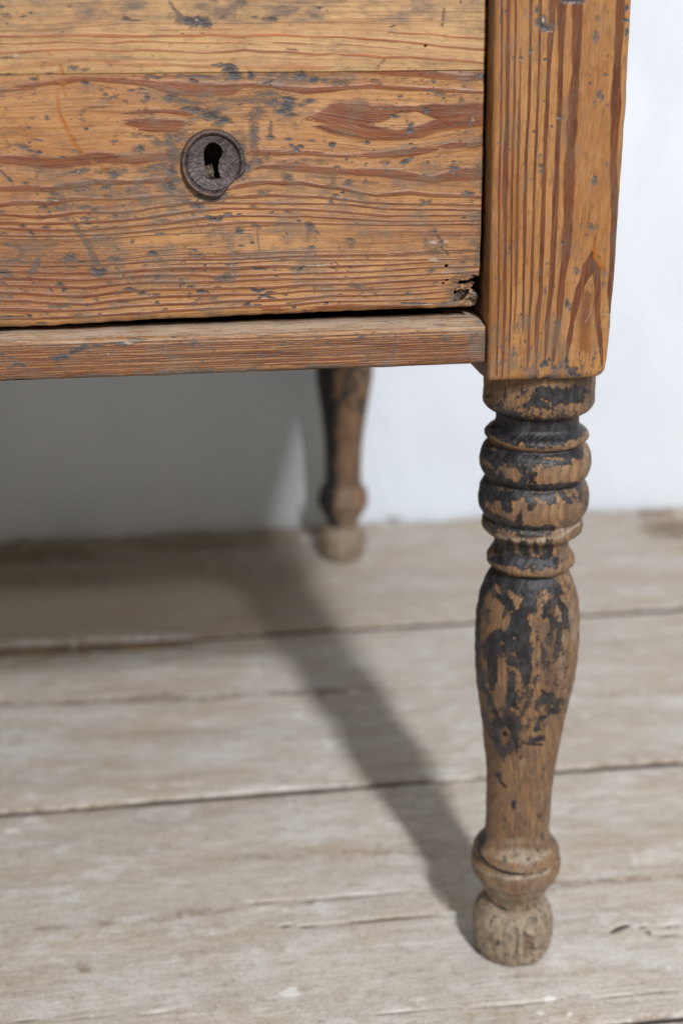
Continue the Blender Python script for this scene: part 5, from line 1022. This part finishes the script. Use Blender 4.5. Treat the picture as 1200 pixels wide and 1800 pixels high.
def lathe(name, prof, nseg, step, mat, parent, px, py, main, seed, foot=False):
    p = np.array(prof)[::-1]
    # arc-length resample
    p = p*np.array([1, .972])
    s = np.r_[0, np.cumsum(np.hypot(*np.diff(p, axis=0).T))]
    n = int(s[-1]/step)+2
    t = np.linspace(0, s[-1], n)
    z = np.interp(t, s, p[:, 0]); r = np.interp(t, s, p[:, 1])
    ker = np.array([1, 2, 3, 2, 1.])/9
    k = max(1, int(.0006/step))
    zz, r2 = z.copy(), r.copy()
    for _ in range(k*2):
        r2[1:-1] = (r2[:-2]+2*r2[1:-1]+r2[2:])/4; zz[1:-1] = (zz[:-2]+2*zz[1:-1]+zz[2:])/4
    z, r = zz, r2
    a = np.linspace(0, 2*math.pi, nseg, endpoint=False)
    ZZ, AA = np.meshgrid(z, a, indexing='ij'); RR = np.repeat(r[:, None], nseg, 1)
    # out of round and bruised
    RR = RR*(1+.012*np.cos(2*AA+seed)+(fbm(np.cos(AA)*2+5, ZZ*60+np.sin(AA)*2, seed, 3)-.5)*.03)
    RR = RR+(fbm(np.cos(AA)*7+5, ZZ*260+np.sin(AA)*7, seed+2, 3)-.5)*(.0020 if foot else .0007)
    if foot: RR = RR*(1+(fbm(np.cos(AA)*1.6+15, ZZ*70+np.sin(AA)*1.6, seed+8, 3)-.5)*.10)
    x = RR*np.cos(AA); y = RR*np.sin(AA); z = ZZ.copy()
    if foot: z = z*(1+0)+.0
    x = x.ravel(); y = y.ravel(); z = z.ravel()
    P = np.c_[x+px, y+py, z]
    u, v = trace_uv(P); frontm = (y < .006)
    A = {}
    un = AA.ravel()*26*.025*40
    N = len(x)
    nz = fbm(np.cos(AA.ravel())*3.2+9, z*120+np.sin(AA.ravel())*3.2, seed+5, 4)
    rnd = sst(.42, .58, nz)
    hz = sst(.09, .14, z)
    if main:
        pt = strokes(u, v, [(a, [(q[0], q[1], q[2]*1.18+.6) for q in b]) for a, b in PAINT], .9, .34, 4, 5, 71)
        sc = strokes(u, v, SCRAPE, .6, .45, 4, 5, 72)
        fm_ = strokes(u, v, [(.26, [(880, 1030, 40), (890, 1120, 50), (900, 1220, 45), (890, 1310, 30)]), (.19, [(960, 1040, 40), (970, 1150, 34), (950, 1260, 26)]), (.22, [(860, 800, 40), (1010, 800, 40)]), (.22, [(860, 870, 40), (1010, 870, 40)]), (.2, [(870, 740, 30), (1010, 740, 30)]), (.2, [(870, 980, 30), (1000, 980, 30)]), (.12, [(870, 700, 24), (1020, 690, 30)])], .7, .3, 9, 9, 73)
        pt = np.clip(np.maximum(pt, fm_)-sc*1.1, -.35, 1)
        A['paint'] = np.where(frontm, pt*.95, rnd*hz)
    else:
        dk = .5*sst(.50, .62, nz)*(sst(.10, .17, z))
        # the left half is blacker than the right
        left = sst(-.30, -.65, np.cos(AA.ravel()))
        A['paint'] = np.maximum(dk*.9, left*sst(.07, .12, z)*(.75+.4*(nz-.5)))
        A['paint'] = np.maximum(A['paint'], .62*sst(.05, .03, np.abs(z-.062))*left)
    if foot: A['paint'] = A['paint']*0+.0
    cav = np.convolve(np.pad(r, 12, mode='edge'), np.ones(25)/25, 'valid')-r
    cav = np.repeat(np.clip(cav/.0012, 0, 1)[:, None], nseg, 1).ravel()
    dust_highlight = sst(.085, .03, z)*.75
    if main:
        dust_highlight = np.maximum(dust_highlight, strokes(u, v, [(1.1, [c7(178, 460, 9), c7(205, 535, 10), c7(290, 590, 10), c7(420, 618, 10), c7(560, 612, 10), c7(680, 575, 10), c7(745, 500, 9)]), (.9, [c7(300, 700, 6), c7(430, 712, 7), c7(560, 706, 6), c7(640, 680, 6)]), (.9, [c7(330, 470, 20), c7(450, 500, 24), c7(600, 490, 24), c7(700, 440, 16)]), (1., [c5(270, 1080, 12), c5(400, 1150, 16), c5(560, 1170, 16), c5(760, 1140, 16), c5(890, 1050, 12)])], .9, .5)*frontm)  # dusty ledges, and a rim highlight painted pale along the ring edge
        dust_highlight = np.maximum(dust_highlight, blobs(u, v, [(940, 930, 80, 6, .7), (862, 948, 10, 6, .4), (1000, 1010, 12, 20, .4), (1005, 1100, 12, 60, .45), (985, 1350, 14, 60, .55), (900, 1480, 60, 12, .6), (1030, 800, 10, 60, .45), (1020, 880, 14, 30, .45), (918, 1340, 8, 12, .7), (890, 690, 40, 10, .4), (905, 1500, 70, 14, .9), (925, 1535, 50, 6, .5), (1000, 1240, 12, 60, .4), (960, 1440, 12, 50, .4), (990, 1110, 16, 90, .4)], 1., .4, 9, 9)*frontm)
    A['dust_highlight'] = dust_highlight+(.35 if foot else 0)
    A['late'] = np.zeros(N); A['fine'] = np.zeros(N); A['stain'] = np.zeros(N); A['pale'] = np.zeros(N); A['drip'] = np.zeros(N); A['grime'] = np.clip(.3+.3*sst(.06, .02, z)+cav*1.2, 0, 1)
    if foot and main:
        # the split and the worn groove on the front of the foot
        g1 = strokes(u, v, [(1., [c7(560, 1030, 36), c7(555, 1130, 34)])], .9, .25, 6, 6)
        g2 = strokes(u, v, [(1., [c7(465, 960, 18), c7(485, 1010, 16), c7(470, 1120, 8)]), (.8, [c7(600, 900, 28)]), (.9, [c7(640, 1090, 20), c7(600, 1100, 10)]), (.7, [c7(520, 990, 10)])], .8, .4, 5, 5)
        inw = (g1*.0042+g2*.0018)*frontm
        rr = np.hypot(x, y); f = (rr-inw)/np.maximum(rr, 1e-6)
        x *= f; y *= f
        A['grime'] = A['grime']+g1*.5; A['stain'] = np.clip(g2*.6, 0, .5); A['drip'] = g1*.15
        A['dust_highlight'] = np.clip(A['dust_highlight']-g1*.7, 0, 1)
    V = np.c_[x, y, z]
    Fq = grid_faces(n, nseg, wrap=True)
    o = link(name, mesh_from(name, V, Fq, A), mat, parent)
    return o
def turned_leg(px, py, main, seed, lean=(0, 0), hi=True):
    nseg, step = (300, .00042) if main else ((120, .0010) if hi else (48, .003))
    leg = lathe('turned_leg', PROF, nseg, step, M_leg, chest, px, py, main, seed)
    ft = lathe('ball_foot', FOOT, nseg, step if main else .001, M_leg, leg, px, py, main, seed, foot=True)
    leg.location = (px, py, 0)
    leg.rotation_euler = (lean[1], lean[0], 0)
    return leg
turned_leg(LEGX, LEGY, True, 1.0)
l2 = turned_leg(.1700, 1.228, False, 2.0, (.012, 0))
l2['label'] = 'rear turned leg with dark side and grey dusty foot'
turned_leg(LEFT+.026, LEGY, False, 3.0, hi=False)
turned_leg(LEFT+.032, 1.228, False, 4.0, hi=False)
